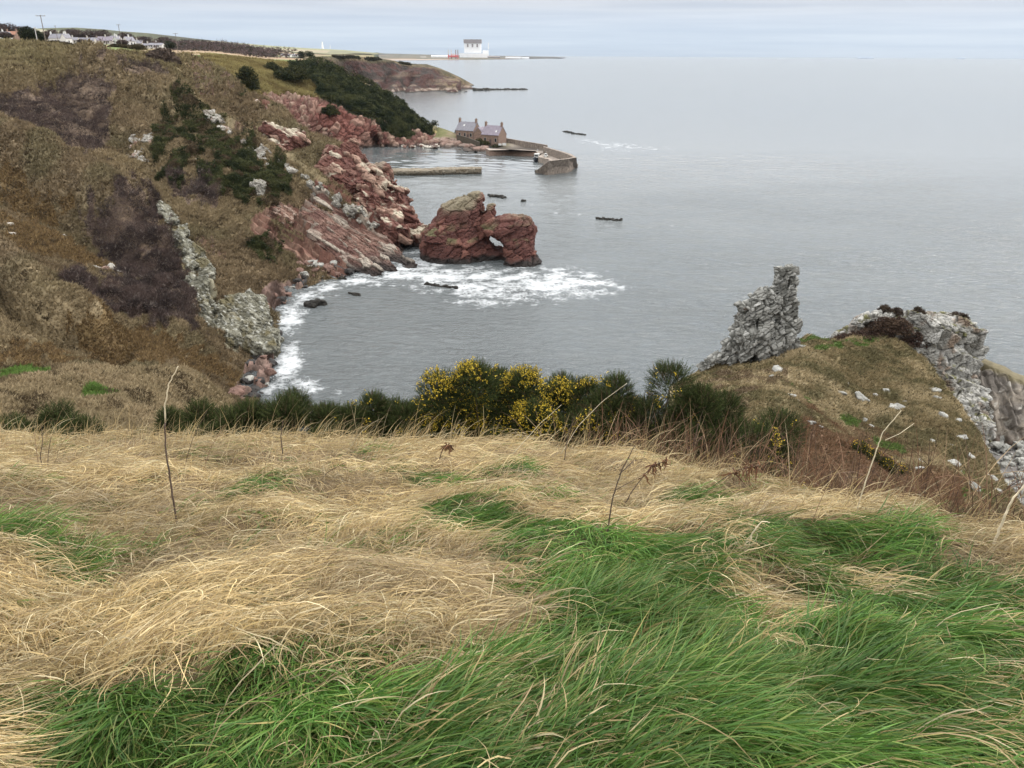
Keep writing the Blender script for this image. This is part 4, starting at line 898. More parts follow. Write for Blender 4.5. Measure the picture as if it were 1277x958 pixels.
# ================================================================== FAR HEADLAND, PLATEAU, DISTANT LAND
S_ctrl = [(400, 124, None, 0), (480, 118.5, None, 0), (520, 117, None, 0), (560, 116, None, 0), (605, 114, None, 0), (340, 128, None, 0), (440, 71, 905), (480, 75, 955), (520, 82, 985), (575, 98, 1012), (604, 112, 1036), (500, 100, 947), (400, 100, 830), (400, 72, 855), (340, 74, 800), (340, 100, 765), (440, 100, 882)]
S_top = [(335, 72), (380, 71), (420, 70), (440, 70.5), (465, 72.5), (485, 74.5), (505, 78.5), (522, 80), (532, 80), (548, 85), (560, 90), (575, 97), (590, 105.5), (600, 109.5), (606, 112.5)]
S_bot = [(335, 130), (400, 126), (480, 119), (520, 117.3), (560, 116.2), (606, 114.2)]
def S_rough(s, P, NN, px, py):
    d = (fbm(P / 60, 4, 701) - .5) * 24 + (fbm(P / 15, 3, 702) - .5) * 13; rock = sstep(90, 100, py)
    g_ = np.abs(vnoise(np.stack([P[..., 0] / 16, P[..., 2] * .02, P[..., 1] / 60], -1), 703) - .5) * 2
    d = d + rock * (g_ - .5) * 20
    d *= sstep(0, 6, py - s.T)
    return P + NN * d[..., None] * np.array([.8, .8, .6])
S = Sheet(335, 606, S_top, S_bot, S_ctrl, 420, 110, (), S_rough, back=((10, 2), (40, 14), (120, 60)))
def S_col(px, py, P, NN):
    n = fbm(P / 18, 4, 710); n2 = fbm(P / 6, 3, 711); r = mixc((.060, .031, .026), (.032, .025, .021), sstep(.35, .65, n2)); r = mixc(r, (.13, .10, .055), sstep(7, 2, py - S.T + 5 * (n2 - .5)) * .85)
    band = sstep(.5, .75, vnoise(np.stack([P[..., 0] / 40, P[..., 1] / 60, P[..., 2] / 2.2], -1), 712)) * sstep(92, 99, py) * sstep(112, 107, py)
    r = mixc(r, (.22, .165, .12), band * .8 * n2); r = mixc(r, (.055, .048, .026), sstep(8, 3, py - S.T) * sstep(.35, .5, n)); r = mixc(r, (.16, .115, .065), sstep(535, 570, px) * sstep(.45, .65, n2) * .8)
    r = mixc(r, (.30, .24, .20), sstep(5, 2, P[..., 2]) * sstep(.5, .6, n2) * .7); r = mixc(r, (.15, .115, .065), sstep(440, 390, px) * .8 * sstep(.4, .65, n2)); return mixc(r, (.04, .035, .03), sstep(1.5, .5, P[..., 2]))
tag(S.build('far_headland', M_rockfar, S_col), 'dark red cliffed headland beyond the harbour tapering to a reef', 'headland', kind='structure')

L_ctrl = [(-300, 48, 275), (0, 51.5, 272), (100, 60.5, 272), (200, 67, 275), (300, 72.5, 432), (340, 75.5, 440), (400, 73.2, 1110), (-300, 42, 520), (0, 48.3, 520), (100, 56.5, 520), (200, 60.5, 540), (300, 67.5, 700), (480, 71.8, 1300), (0, 45.5, 900), (150, 54, 900), (250, 61.5, 1000), (-300, 40, 900), (0, 43, 2500), (200, 56, 2500), (350, 65.5, 2500), (480, 69.5, 2800), (520, 71, 3000), (-300, 36, 2500)]
L_top = [(-320, 35), (-100, 40), (0, 42), (100, 48), (200, 55.5), (300, 62.5), (350, 65), (420, 67.8), (480, 69.6), (500, 70.3)]
L_bot = [(-320, 48.5), (0, 51.8), (100, 61), (200, 67), (225, 67.6), (260, 69), (300, 72.5), (340, 75.5), (380, 75), (400, 73.5), (480, 71.6), (500, 70.6)]
LS = Sheet(-320, 466, L_top, L_bot, L_ctrl, 500, 60, (), lambda s, P, NN, px, py: P + np.array([0, 0, 1]) * ((fbm(P / 45, 3, 720) - .5) * .7)[..., None], back=((20, 2), (60, 10)), logY=True)
hy = np.interp(LS.PX[0], H.PX[-1], H.P[-1, :, 1]); cy_ = np.interp(LS.PX[0], C.PX[-1], C.P[-1, :, 1]); sy_ = np.interp(LS.PX[0], S.PX[-1], S.P[-1, :, 1])
lim = np.where(LS.PX[0] < 250, hy, np.where(LS.PX[0] < 385, np.maximum(cy_, hy * (LS.PX[0] < 285)), sy_)) + 14
sc2 = np.maximum(1, (lim[None] + np.linspace(0, 25, LS.ny)[:, None]) / LS.P[..., 1]); LS.P = CAM + (LS.P - CAM) * sc2[..., None]; LS.normals()
def L_col(px, py, P, NN):
    F1, F2, ID = worley(np.stack([P[..., 0] / 160, P[..., 1] / 220, 0 * px], -1), 730)
    r = mixc((.25, .18, .11), (.13, .16, .055), sstep(.45, .55, ID)); r = mixc(r, (.17, .12, .075), sstep(.75, .8, ID)); return r * (.8 + .4 * fbm(P / 20, 3, 731))[..., None]
tag(LS.build('farmland', M_far, L_col, front=(30, 6, 1)), 'flat plateau of brown and green winter fields behind the cliffs', 'farmland', kind='structure')
X_ctrl = [(-300, 50, 3600), (600, 73, 3600), (200, 60, 3600), (-300, 28, 6000), (0, 34, 6000), (300, 54, 6000), (600, 69, 6000)]
X_top = [(-320, 25), (-100, 31), (0, 35.5), (30, 36.5), (60, 35), (95, 34.5), (130, 36.8), (150, 39), (185, 41.5), (220, 45.5), (250, 49), (290, 53), (330, 56.5), (380, 60), (430, 62.5), (480, 67.2), (505, 69.0)]
XS = Sheet(-320, 472, X_top, [(-320, 48), (0, 50), (200, 60), (400, 69.5), (505, 69.4)], X_ctrl, 420, 60, (), lambda s, P, NN, px, py: P + np.array([0, 0, 1]) * ((fbm(P / 420, 4, 740) - .5) * 36)[..., None] * sstep(0, 6, py - s.T)[..., None], back=((100, 10), (600, 140)), logY=True)
def X_col(px, py, P, NN):
    F1, F2, ID = worley(np.stack([P[..., 0] / 420, P[..., 1] / 700, 0 * px], -1), 750)
    r = mixc((.19, .19, .10), (.15, .14, .085), sstep(.3, .7, ID)); r = mixc(r, (.24, .20, .13), sstep(.7, .75, ID)); r = mixc(r, (.05, .055, .04), sstep(.60, .68, fbm(P / 500, 3, 751))); return r
tag(XS.build('hills', M_far, X_col, front=(60, 10)), 'low hazy grey green hills on the skyline beyond the village', 'hills', kind='structure')
T_ctrl = [(430, 76, None, 1), (500, 75.6, None, 1), (560, 75.1, None, 1), (600, 74.5, None, 1), (640, 74.0, None, 1), (690, 73.2, None, 1), (705, 72.6, None, 1), (430, 68, 9400), (560, 69.5, 9400), (640, 70.8, 9400), (700, 71.6, 9600)]
T_top = [(380, 65.5), (430, 66.3), (455, 66.5), (470, 65.5), (480, 66.8), (520, 67.8), (545, 68.6), (575, 69.2), (625, 69.8), (660, 70.4), (690, 71.0), (704, 71.9)]
TS = Sheet(380, 705, T_top, [(380, 76.5), (480, 75.6), (540, 75), (600, 74.2), (640, 73.8), (690, 73.2), (705, 72.6)], T_ctrl, 420, 40, (), None, back=((100, 10), (800, 120)), logY=True)
def T_col(px, py, P, NN):
    n = fbm(P / 300, 4, 760); r = mixc((.17, .125, .085), (.085, .08, .05), sstep(.4, .6, n)); t_ = (py - TS.T) / (TS.B - TS.T)
    r = mixc(r, (.34, .27, .22), sstep(.80, .88, t_) * sstep(600, 520, px)); r = mixc(r, (.035, .036, .028), sstep(.55, .62, fbm(P / 160, 3, 765)) * sstep(.7, .3, t_)); r = mixc(r, (.05, .045, .038), sstep(600, 660, px) * .8); return r
tag(TS.build('distant_coast', M_far, T_col), 'long low hazy coast with a pale beach on the horizon', 'coast', kind='structure')
# offshore isles far out
for x, y, w_, h_, lab in ((1080, 70.5, 20, 1.6, 'wider haze blue island on the horizon'), (1199, 71.5, 10, 1.1, 'smaller haze blue island on the horizon')):
    Yi = 16000; p = at(x, y, Yi); r_ = w_ / 2 * Yi / FPX * 1.05
    me = fuse('island', [np.array([(r_ * math.cos(a) * k, r_ * .5 * math.sin(a) * k, z) for a in np.linspace(0, 6.28, 24)]) for k, z in ((1, -20),)] + [np.array([(r_ * math.cos(a) * k, r_ * .5 * math.sin(a) * k, z) for a in np.linspace(0, 6.28, 24) for k, z in ((1, -20), (.9, 12), (.55, h_ * Yi / FPX * 1.1), (.2, h_ * Yi / FPX * 1.3))])], 9, 2)
    V = co(me); setcol(me, np.full((len(V), 3), 1.0) * (.26, .30, .36)); o = link('island', me, M_far); o.location = (p[0], p[1], 0); tag(o, lab, 'island')  # distance haze put into the islands' pale blue albedo

# power station on the distant coast
def PX(px_, Y): return (px_ - W0 / 2) / FPX * Y * 1.08
ps = at(591, 73.0, 7900); u = 7900 * 1.083 / FPX       # one pixel in metres there
st_ = empty('power_station', (ps[0], ps[1], ps[2])); tag(st_, 'huge pale block power station with brown upper storey on the distant shore', 'power station')
b_ = MB(); b_.box((0, 0, 2 * u), (29 * u, 20 * u, 6 * u)); b_.build('turbine_hall', M_conc, st_)
b_ = MB(); b_.box((-1 * u, 0, 10.2 * u), (17.5 * u, 14 * u, 9.4 * u)); b_.build('reactor_block', M_conc, st_)
b_ = MB(); b_.box((-1 * u, 0, 16.6 * u), (18.6 * u, 15 * u, 3.8 * u)); b_.build('charge_hall', M_brown, st_)
for k in range(3): b_ = MB(); b_.box(((-6 + k * 5) * u, -7.3 * u, 12.6 * u), (1.6 * u, .4 * u, 3.2 * u)); b_.build('louvre_bay', M_brown, st_)
b_ = MB(); b_.box((12.5 * u, 0, 5 * u), (6 * u, 10 * u, 6 * u)); b_.build('annexe', M_conc, st_)
b_ = MB(); b_.tube([(15.5 * u, 0, 9 * u), (15.5 * u, 0, 15.5 * u)], .45 * u, 10); b_.build('chimney', M_conc, st_)
for (x, w_, h_, y_, lab, mt) in [(550, 20, 2.6, 72.6, 'long white warehouse beside the power station', M_conc), (616, 13, 2.2, 73.2, 'low grey store at the seaward side of the power station', M_brown), (640, 16, 1.5, 73.0, 'low white shed row near the tip of the distant coast', M_conc), (655, 8, 1.2, 73.0, 'smallest pale shed near the tip of the distant coast', M_conc), (528, 6, 2, 73.6, 'white farm shed on the distant shore', M_conc)]:
    p = at(x, y_, 7700); b_ = MB(); prof = [(-4 * u, -2 * u), (4 * u, -2 * u), (4 * u, h_ * u * .8), (0, h_ * u), (-4 * u, h_ * u * .8)]
    b_.loft([[(-w_ / 2 * u, a, z) for a, z in prof], [(w_ / 2 * u, a, z) for a, z in prof]]); o = b_.build('shed', mt); o.location = p; tag(o, lab, 'shed')
# jack-up rig in front of it
p = at(565.5, 74.6, 6600); u = 6600 * 1.083 / FPX; rg = empty('jack_up_rig', (p[0], p[1], 0)); tag(rg, 'jack up barge with tall red and white legs off the distant shore', 'rig')
b_ = MB(); b_.box((0, 0, 3.0 * u), (10 * u, 8 * u, 1.6 * u), 0, .2 * u); b_.build('hull', M_redpaint, rg)
for k, (x, y_) in enumerate([(-5, -3), (5, -3), (-2.4, 3), (2.4, 3)]):
    b_ = MB(); b_.tube([(x * u, y_ * u, -2 * u), (x * u, y_ * u, 4.8 * u)], .55 * u, 8); lg = b_.build('leg', M_redpaint, rg)
    b_ = MB(); b_.tube([(x * u, y_ * u, 4.81 * u), (x * u, y_ * u, 9.6 * u)], .5 * u, 8); b_.build('leg_tip', M_brown if k % 2 else M_white, lg)
b_ = MB(); b_.box((0, 0, 4.6 * u), (3.4 * u, 3 * u, 1.8 * u)); b_.build('deck_house', M_white, rg)
# cement works
p = at(403, 67.6, 5200); u = 5200 * 1.083 / FPX; cw = empty('cement_works', p); tag(cw, 'cement works with one tall white tower far off on the plain', 'factory')
b_ = MB(); b_.box((0, 0, 2 * u), (6.5 * u, 5 * u, 5 * u)); b_.build('mill', M_brown, cw)
b_ = MB(); b_.tube([(0, 0, 3 * u), (0, 0, 12 * u)], [1.3 * u, .7 * u], 10); b_.build('tower', M_conc, cw)
b_ = MB(); b_.tube([(8 * u, 0, -2 * u), (8 * u, 0, 9 * u)], .28 * u, 8); b_.build('chimney', M_conc, cw)

# village houses on the plateau
def on_land(px_, py_, sh=LS): return sh.sample(np.array([float(px_)]), np.array([float(py_)]))[0]
def at_land(px_, Y):
    """ground point of the plateau in the column px_ at range Y"""
    ys = np.linspace(np.interp(px_, *zip(*L_bot)) - .2, np.interp(px_, *zip(*L_top)) + .2, 90); Pq = LS.sample(np.full(90, float(px_)), ys); i = np.argmin(np.abs(Pq[:, 1] - Y)); return Pq[i]
VW = [(-.3, 1.5, .9, 1.3), (2.4, 1.5, .9, 1.3), (-3, 1.5, .9, 1.3)]
vill = [(5, 440, 12, 7, 3, 2.4, M_white, M_slate, 10, 'white house at the end of the village beside the clay roofed houses'), (17, 500, 14, 8, 4, 3.5, M_redstone, M_tile, -20, 'house with orange clay tiled roof left of the dark evergreen tree'), (26, 520, 10, 8, 4, 4, M_redstone, M_tile, 60, 'gable end house with clay roof next to the dark evergreen tree'),
 (74, 500, 17, 8, 4.6, 4.0, M_white, M_slate, -12, 'largest white house of the village with long dark roof'), (84, 490, 8, 7, 5.2, 4, M_white, M_slate, 70, 'white gable with steep roof adjoining the largest white house'), (92, 505, 12, 7, 3.5, 2.5, M_render, M_slate, 0, 'cream cottage with grey roof beyond the white gable'),
 (110, 520, 16, 7, 3, 3, M_render, M_slate, 5, 'long low grey roofed house in the middle of the village'), (122, 540, 13, 7, 3, 3, M_greystone, M_slate, -8, 'grey stone house with grey roof in the middle of the village'), (133, 500, 15, 7, 3.4, 3.4, M_render, M_slate2, 4, 'violet roofed terrace house in the middle of the village'), (145, 520, 12, 7, 4.5, 3.4, M_white, M_slate, -15, 'white house with two chimneys amid grey roofed houses'),
 (147, 470, 5, 5, 4.6, 2, M_white, M_slate, 60, 'narrow white house front below the grey roofs'), (162, 505, 10, 8, 4.4, 4, M_white, M_slate, 62, 'white gabled house near the field at the village edge'), (172, 520, 11, 7, 3.6, 3, M_render, M_slate, 10, 'pale house with grey roof next to the white gabled house'), (185, 500, 9, 6, 2.6, 1.8, M_render, M_slate, 0, 'short end wing of the white bungalow'), (196, 500, 15, 7, 2.8, 1.8, M_white, M_slate, -6, 'long white bungalow standing alone at the village edge'),
 (333, 760, 12, 8, 4, 4.5, M_white, M_slate, 40, 'white farmhouse among bare purple woods'), (340, 770, 12, 8, 3.5, 3, M_white, M_slate, 0, 'white farm wing beside the farmhouse in the bare woods'), (357, 800, 16, 8, 2.6, 1.8, M_white, M_slate, -4, 'low white farm building with long front near two dark trees'), (368, 810, 10, 7, 2.6, 1.6, M_white, M_slate, 0, 'short white farm shed near two dark trees'), (225, 640, 12, 7, 3, 3, M_greystone, M_slate, 0, 'grey stone house at the edge of the bare woods')]
for (x, Y, l_, w_, e_, r_, wm, rm_, rz, lab) in vill:
    l_, w_, e_, r_ = l_ * .74, w_ * .72, e_ * .74, r_ * .72; Y *= 1.3
    p = at_land(x, Y); house((p[0], p[1], p[2] + .2), R(rz), l_, w_, e_, r_, lab, wm, rm_, ((-l_ / 2 + .5, l_ / 2 - .5) if l_ > 9 and e_ > 2.9 else (0,)), [v for v in VW if abs(v[0]) < l_ / 2 - .8], [(1.1, 1.0, .95, 2.0)] if l_ > 9 else [], group='village houses')
# poles
def pole(px_, Y, h, arm, label, mat=None):
    p = at_land(px_, Y); o = empty('telegraph_pole', p); tag(o, label, 'pole', 'telegraph poles'); b_ = MB(); b_.tube([(0, 0, -1), (0, 0, h)], [.19, .13]); b_.build('post', mat or M_pole, o)
    b_ = MB()
    b_.box((0, 0, h - .25), (arm, .16, .18)); b_.build('crossarm', mat or M_pole, o)
    for k in (-1, 0, 1): b_ = MB(); b_.tube([(k * arm * .45, 0, h - .16), (k * arm * .45, 0, h + .12)], .08, 6); b_.build('insulator', M_white, o)
pole(58, 330, 10.5, 3.6, 'tallest telegraph pole with wide crossarm standing beside the dark evergreen tree'); pole(47.5, 330, 6, 1.0, 'short pale pole in front of the dark evergreen tree', M_rope); pole(152, 480, 11, 2.2, 'telegraph pole rising behind the village roofs'); pole(222, 520, 10.5, 3.0, 'telegraph pole at the edge of the bare woods past the bungalow'); pole(73, 620, 12, 1.5, 'thin telegraph pole behind the largest white house')
# dark evergreen and other trees and bushes of the plateau
def tree(px_, Y, w, h, label, cols, n, blade, mat, name='tree', trunk=.25, group=None):
    p = at_land(px_, Y); o = empty(name, p); tag(o, label, 'tree', group)
    d = rng.normal(0, 1, (n, 3)); d /= np.linalg.norm(d, axis=1, keepdims=True); rr = rng.random(n) ** .4; lump = .62 + .75 * fbm(d * 1.6 + px_, 3, int(px_))
    Qq = d * (rr * lump)[:, None] * np.array([w / 2, w / 2, h * (1 - trunk) / 2]); Qq[:, 2] += h * (1 + trunk) / 2 - h * .02
    cc = mixc(cols[0], cols[1], sstep(.3, .7, fbm(Qq / (w * .13) + px_, 2, 3)))
    link('crown', tufts('crown', Qq, np.full(n, blade), np.full(n, blade * .3), cc, mat, 4, .25, (0, 0, 0), .9, .35), mat, o)
    b_ = MB(); b_.tube([(0, 0, -1), (0, 0, h * .35), (w * .03, 0, h * .7)], [w * .045, w * .035, w * .012], 7)
    for k in range(6): a_ = k * 1.05; b_.tube([(0, 0, h * (.25 + .05 * k)), (math.cos(a_) * w * .18, math.sin(a_) * w * .18, h * (.5 + .03 * k)), (math.cos(a_) * w * .36, math.sin(a_) * w * .36, h * (.62 + .03 * k))], [w * .022, w * .014, w * .005], 5)
    b_.build('trunk', M_bark, o)
EV = ((.014, .020, .012), (.032, .038, .018)); PB = ((.085, .060, .054), (.05, .038, .036))
tree(38, 345, 7.5, 6.6, 'dense dark evergreen tree on the plateau edge beside the tallest pole', EV, 3000, .55, M_gorse, 'evergreen_tree', .05); tree(50, 350, 6.0, 5.2, 'smaller dark evergreen joined to the denser one beside the tallest pole', EV, 2200, .5, M_gorse, 'evergreen_tree', .05)
tree(213, 640, 9, 7, 'dark round tree behind the field at the edge of the bare woods', EV, 900, .8, M_gorse, 'evergreen_tree', .1); tree(376, 830, 7, 7, 'narrow dark tree next to the low white farm building', EV, 700, .9, M_gorse, 'evergreen_tree', .1); tree(386, 830, 11, 8, 'broad dark tree next to the low white farm building', EV, 900, .9, M_gorse, 'evergreen_tree', .1); tree(312, 720, 8, 8, 'dark evergreen amid the bare purple woods', EV, 700, .9, M_gorse, 'evergreen_tree', .1)
for i, (x, Y, w_, h_) in enumerate([(103, 560, 6, 3), (153, 555, 6, 3), (8, 540, 8, 4), (4, 820, 16, 13), (14, 840, 18, 14), (29, 800, 15, 12), (66, 760, 15, 11), (98, 780, 16, 12), (116, 790, 16, 12), (158, 780, 15, 10), (180, 780, 15, 10), (207, 760, 15, 10), (-10, 780, 18, 14), (88, 800, 16, 13), (130, 800, 15, 12)]):
    tree(x, Y, w_, h_, 'leafless purple brown tree among the houses of the village', PB, 1100, 1.3, M_twig, 'bare_tree', .1, 'bare trees of the village')
for (x, Y, w_, h_, lab) in [(66, 300, 9, 1.5, 'low bank of dark gorse and bramble in front of the largest white house'), (80, 296, 7, 1.3, 'low dark bramble bush trailing right of the dark evergreen'), (97, 300, 5, 1.1, 'small dark bush on the plateau edge below the cream cottage'), (112, 298, 4, 1.0, 'tiny dark bush at the top of the red soil scar'), (146, 300, 6, .9, 'dark low bush on the field edge below the village'), (158, 300, 6, 1.0, 'brown bush on the field edge below the village'), (172, 296, 6, 1.8, 'greyish bush on the field edge below the bungalow')]:
    p = at_land(x, Y); round_bush(x, 0, None, w_, h_, lab, n=700, blade=.6, base=p, name='bramble_bush', cat='bush', cols=((.04, .035, .022), (.075, .06, .035)))
p = H.sample(np.array([203.]), np.array([78.]))[0]; round_bush(203, 0, None, 9, 4.2, 'large leafless brown bush at the top of the hillside below the bungalow', n=1500, blade=1.0, base=p, name='thorn_bush', cat='bush', cols=((.115, .085, .065), (.075, .057, .047)), mat=M_twig)
# bare woods along the plateau
px = rng.uniform(205, 345, 4200); Yv = rng.uniform(620, 1000, 4200); t_ = rng.random(4200)
col_pts = np.array([at_land(x, 700 + (i % 5) * 60) for i, x in enumerate(np.linspace(200, 350, 60))])
P = np.array([col_pts[int((x - 200) / 150 * 59)] for x in px]); P = P + rng.normal(0, 1, P.shape) * np.array([8, 30, 0]); P[:, 2] += rng.random(len(P)) ** .8 * (3 + 7 * fbm(P * (1, 1, 0) / 22, 2, 780))
Cc = mixc((.10, .072, .07), (.055, .045, .042), rng.random(len(P))); Cc = np.where((rng.random(len(P)) < .12)[:, None], (.03, .036, .022), Cc)
tag(link('bare_woods', tufts('bare_woods', P, rng.uniform(2, 4, len(P)), np.full(len(P), .5), Cc, M_twig, 5, .5, (0, 0, 0), .8, .3), M_twig), 'belt of leafless purple brown woodland along the plateau behind the slope', 'woods', kind='stuff')
px, py = rng.uniform(395, 520, 2600), rng.uniform(-1, 2.0, 2600); T_ = np.interp(px, *zip(*S_top)); P = S.sample(px, T_ + 1.2 + py); P[:, 2] += rng.random(len(P)) * .8
keep = fbm(P / 30, 2, 790) > .52; P = P[keep]
tag(link('cliff_top_scrub', tufts('cliff_top_scrub', P, rng.uniform(1.2, 2.6, len(P)), np.full(len(P), .7), np.full((len(P), 3), .045) * (1, .95, .6), M_gorse, 3, .6, (0, 0, 0), .8, .35), M_gorse), 'dark scrub fringing the top of the far red headland', 'scrub', kind='stuff')

# ------------------------------------------------------------------ sea stack with its arch
def seastack():
    Y = 160
    left = stackhulls([(324, 525, 612, Y, 9), (316, 525, 612, Y, 9), (306, 525.5, 606, Y, 8.5), (295, 525.5, 603, Y + .5, 8), (289, 527, 603, Y + 1, 7), (281, 537, 603, Y + 1, 6.5), (268, 545, 602, Y + 1.5, 5.5), (257, 552, 603, Y + 1.5, 4.5), (250, 565, 603.5, Y + 2, 3.8), (245, 578, 601, Y + 2, 3), (240, 587, 598, Y + 2, 1.8)])
    fing = stackhulls([(300, 588, 608, Y - .5, 3), (284, 596, 612, Y - .5, 2.6), (270, 603, 616, Y - .5, 2.2), (262, 604, 618, Y - .5, 1.8), (255, 608, 616.5, Y - .3, 1.2)])
    right = stackhulls([(330, 622, 677, Y - 4.5, 7), (322, 627, 673, Y - 4.5, 6.5), (314, 629, 668, Y - 4, 6), (304, 627, 667.5, Y - 4, 5.5), (297, 618, 668.5, Y - 3.6, 5.2), (290, 606, 669, Y - 3, 5), (284, 600, 668.5, Y - 3, 4.8), (277, 611, 665.5, Y - 3.5, 4), (272, 618, 660, Y - 3.2, 3), (268.5, 640, 655, Y - 3.2, 1.8)])
    foot = stackhulls([(328, 590, 650, Y - 3.5, 6), (320, 592, 640, Y - 1, 5), (312, 596, 634, Y - 2.5, 3.6), (309.5, 602, 622, Y - 2.5, 2.4)])
    sill = stackhulls([(316, 594, 628, Y - 2.5, 3), (307, 596, 617, Y - 2.5, 2.6), (301, 596, 608, Y - 2.5, 2)])
    toe = stackhulls([(331, 655, 679, Y - 6, 3.4), (324, 655, 676, Y - 6, 3.0), (318, 655, 668, Y - 5.5, 2.6)])
    shelf = stackhulls([(300, 527, 560, Y - 5, 3), (290, 528, 556, Y - 4.5, 3), (282, 536, 552, Y - 3.5, 2.4)])
    me = fuse('sea_stack', left + fing + right + foot + toe + shelf + sill, .19, 2)
    V, Nn, ID, I2, e = crag(me, (3.2, 3.2, 1.3), .38, rotm(R(5), R(28), R(8)), .28, .2, 900, (1.3, 1.3, .7))
    n = fbm(V / 2, 4, 910); r = mixc((.092, .036, .029), (.052, .024, .020), n); r = mixc(r, (.135, .06, .045), sstep(.65, .95, ID) * .8)
    r = mixc(r, mixc((.19, .165, .115), (.10, .08, .05), n), sstep(.35, .8, Nn[:, 2]) * sstep(7.5, 10, V[:, 2] + 2 * (n - .5))); r = mixc(r, (.085, .075, .038), sstep(.45, .8, Nn[:, 2]) * sstep(3, 4.5, V[:, 2]) * sstep(8, 6, V[:, 2]) * sstep(.4, .55, n))
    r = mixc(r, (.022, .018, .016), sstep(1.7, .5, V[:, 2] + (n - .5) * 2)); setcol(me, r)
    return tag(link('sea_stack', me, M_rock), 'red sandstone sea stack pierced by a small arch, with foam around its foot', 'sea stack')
seastack()
def reef(name, px0, py0, px1, py1, w, label, seed, h=.45, n=14, br=1.0):
    r = np.random.default_rng(seed); hl = []
    for i in range(n):
        t = (i + .5) / n; p = atz(px0 + (px1 - px0) * t, py0 + (py1 - py0) * t, 0); s = w * r.uniform(.6, 1.3) * (1 - .5 * abs(2 * t - 1))
        d = atz(px1, py1, 0) - atz(px0, py0, 0); a_ = math.atan2(d[1], d[0])
        hl.append(rockblock(p + (0, r.normal(0, w * .15), h * .1), (np.linalg.norm(d) / n * 2.6, s, h * r.uniform(1.2, 2.2) + .5), rotm(0, 0, a_ + r.normal(0, .15)), 14, r))
    me = fuse(name, hl, max(.16, w * .06), 1); V, Nn, ID, I2, e = crag(me, (1.2, 1.2, .6), .1, np.eye(3), .1, .08, seed)
    setcol(me, mixc((.014, .013, .012), (.034, .031, .025), fbm(V / 1.5, 3, seed)) * br); return tag(link(name, me, M_rock), label, 'reef')
reef('reef', 609, 244, 631, 247, 2.6, 'dark skerry just beyond the top of the sea stack', 1); reef('reef', 744, 273.2, 776, 276, 2.4, 'flat black skerry alone in open water past the sea stack', 2); reef('reef', 650, 251, 656, 251.6, 1.4, 'tiny dark rock trailing after the skerry behind the sea stack', 3, n=4)
reef('reef', 530, 354.5, 571, 360, 1.2, 'thin dark ledge awash in the foam below the sea stack', 4, .3); reef('reef', 383, 380, 406, 382, 2.2, 'dark rounded rock awash off the pebble cove', 5, .9, 6); reef('reef', 527, 320.5, 538, 324, 1.6, 'dark rock at the foot of the sea stack in the channel', 6, .8, 4)
reef('reef', 422, 347.5, 431, 349, 1.4, 'small dark rock off the foot of the peach slab', 7, .6, 4); reef('reef', 436, 366, 447, 369, 1.2, 'low rock awash between the slab and the rounded rock', 8, .3, 4)
reef('reef', 702, 164, 712, 165.5, 2.2, 'black reef rock breaking the surface out beyond the pier', 9, .4, 5); reef('reef', 714, 166.6, 730, 168.3, 2.2, 'longer black reef rock out beyond the pier', 10, .4, 7)
reef('reef', 590, 113.0, 612, 112.6, 14, 'rocky spit leaving the far headland', 11, 3.0, 12, 1.5); reef('reef', 610, 112.3, 657, 111.9, 9, 'long low reef at the tip of the far headland', 12, 1.8, 22, 1.4)

# ================================================================== THE KNOLL, ITS CRAGS AND THE BOULDER BEACH
K_ctrl = [(865, 465, 72), (940, 443, 75), (1000, 420, 78), (1080, 418, 80), (1110, 420, 80), (1160, 455, 72), (1200, 510, 62), (1225, 550, 57), (1250, 600, 50), (1300, 660, 44), (950, 540, 46), (1050, 540, 52), (1130, 540, 55), (1000, 480, 60), (1080, 480, 66),
    (1100, 600, 42), (1000, 600, 36), (900, 520, 48), (860, 560, 36), (1200, 650, 34), (1000, 700, 25), (1277, 700, 30), (840, 700, 22), (840, 500, 56), (1200, 590, 48)]
K_top = [(835, 482), (850, 474), (866, 465), (890, 452), (920, 445), (960, 440), (985, 433), (994, 421), (1008, 417), (1025, 421), (1045, 425), (1065, 420), (1085, 417), (1110, 419), (1130, 434), (1150, 446), (1165, 458), (1182, 482), (1200, 508), (1215, 530), (1228, 552), (1240, 578), (1252, 602), (1266, 626), (1285, 645), (1310, 668)]
K_bot = [(835, 700), (1310, 740)]
K_red = [(985, 522), (1008, 512), (1060, 545), (1110, 568), (1160, 590), (1205, 620), (1215, 650), (1100, 640), (1030, 604), (955, 566), (945, 548)]
K_green = [[(984, 432), (996, 419), (1012, 418), (1040, 427), (1085, 422), (1095, 430), (1040, 436), (1000, 440)], [(980, 470), (990, 474), (1012, 500), (1040, 516), (1075, 530), (1070, 538), (1030, 524), (1000, 506)], [(1185, 590), (1225, 600), (1250, 628), (1200, 630)], [(1085, 548), (1120, 555), (1130, 566), (1095, 562)]]
K_bank = [(862, 470), (900, 462), (985, 460), (990, 478), (940, 500), (925, 540), (880, 520)]
def K_rough(s, P, NN, px, py):
    d = (fbm(P / 7, 4, 821) - .5) * 2.2 + (fbm(P / 1.6, 4, 822) - .5) * .8 + np.maximum(fbm(P / .6, 2, 823) - .5, 0) * .9
    d *= sstep(0, 8, py - s.T) * .85 + .15; return P + NN * d[..., None] * np.array([.7, .7, 1])
K = Sheet(835, 1310, K_top, K_bot, K_ctrl, 620, 360, [([(1000, 480), (1040, 545), (1150, 600)], -.6, 18), ([(940, 500), (1010, 530), (1080, 575)], .7, 22)], K_rough, edge=3.0, back=((1, .3), (3, 1.5), (7, 5), (14, 14)))
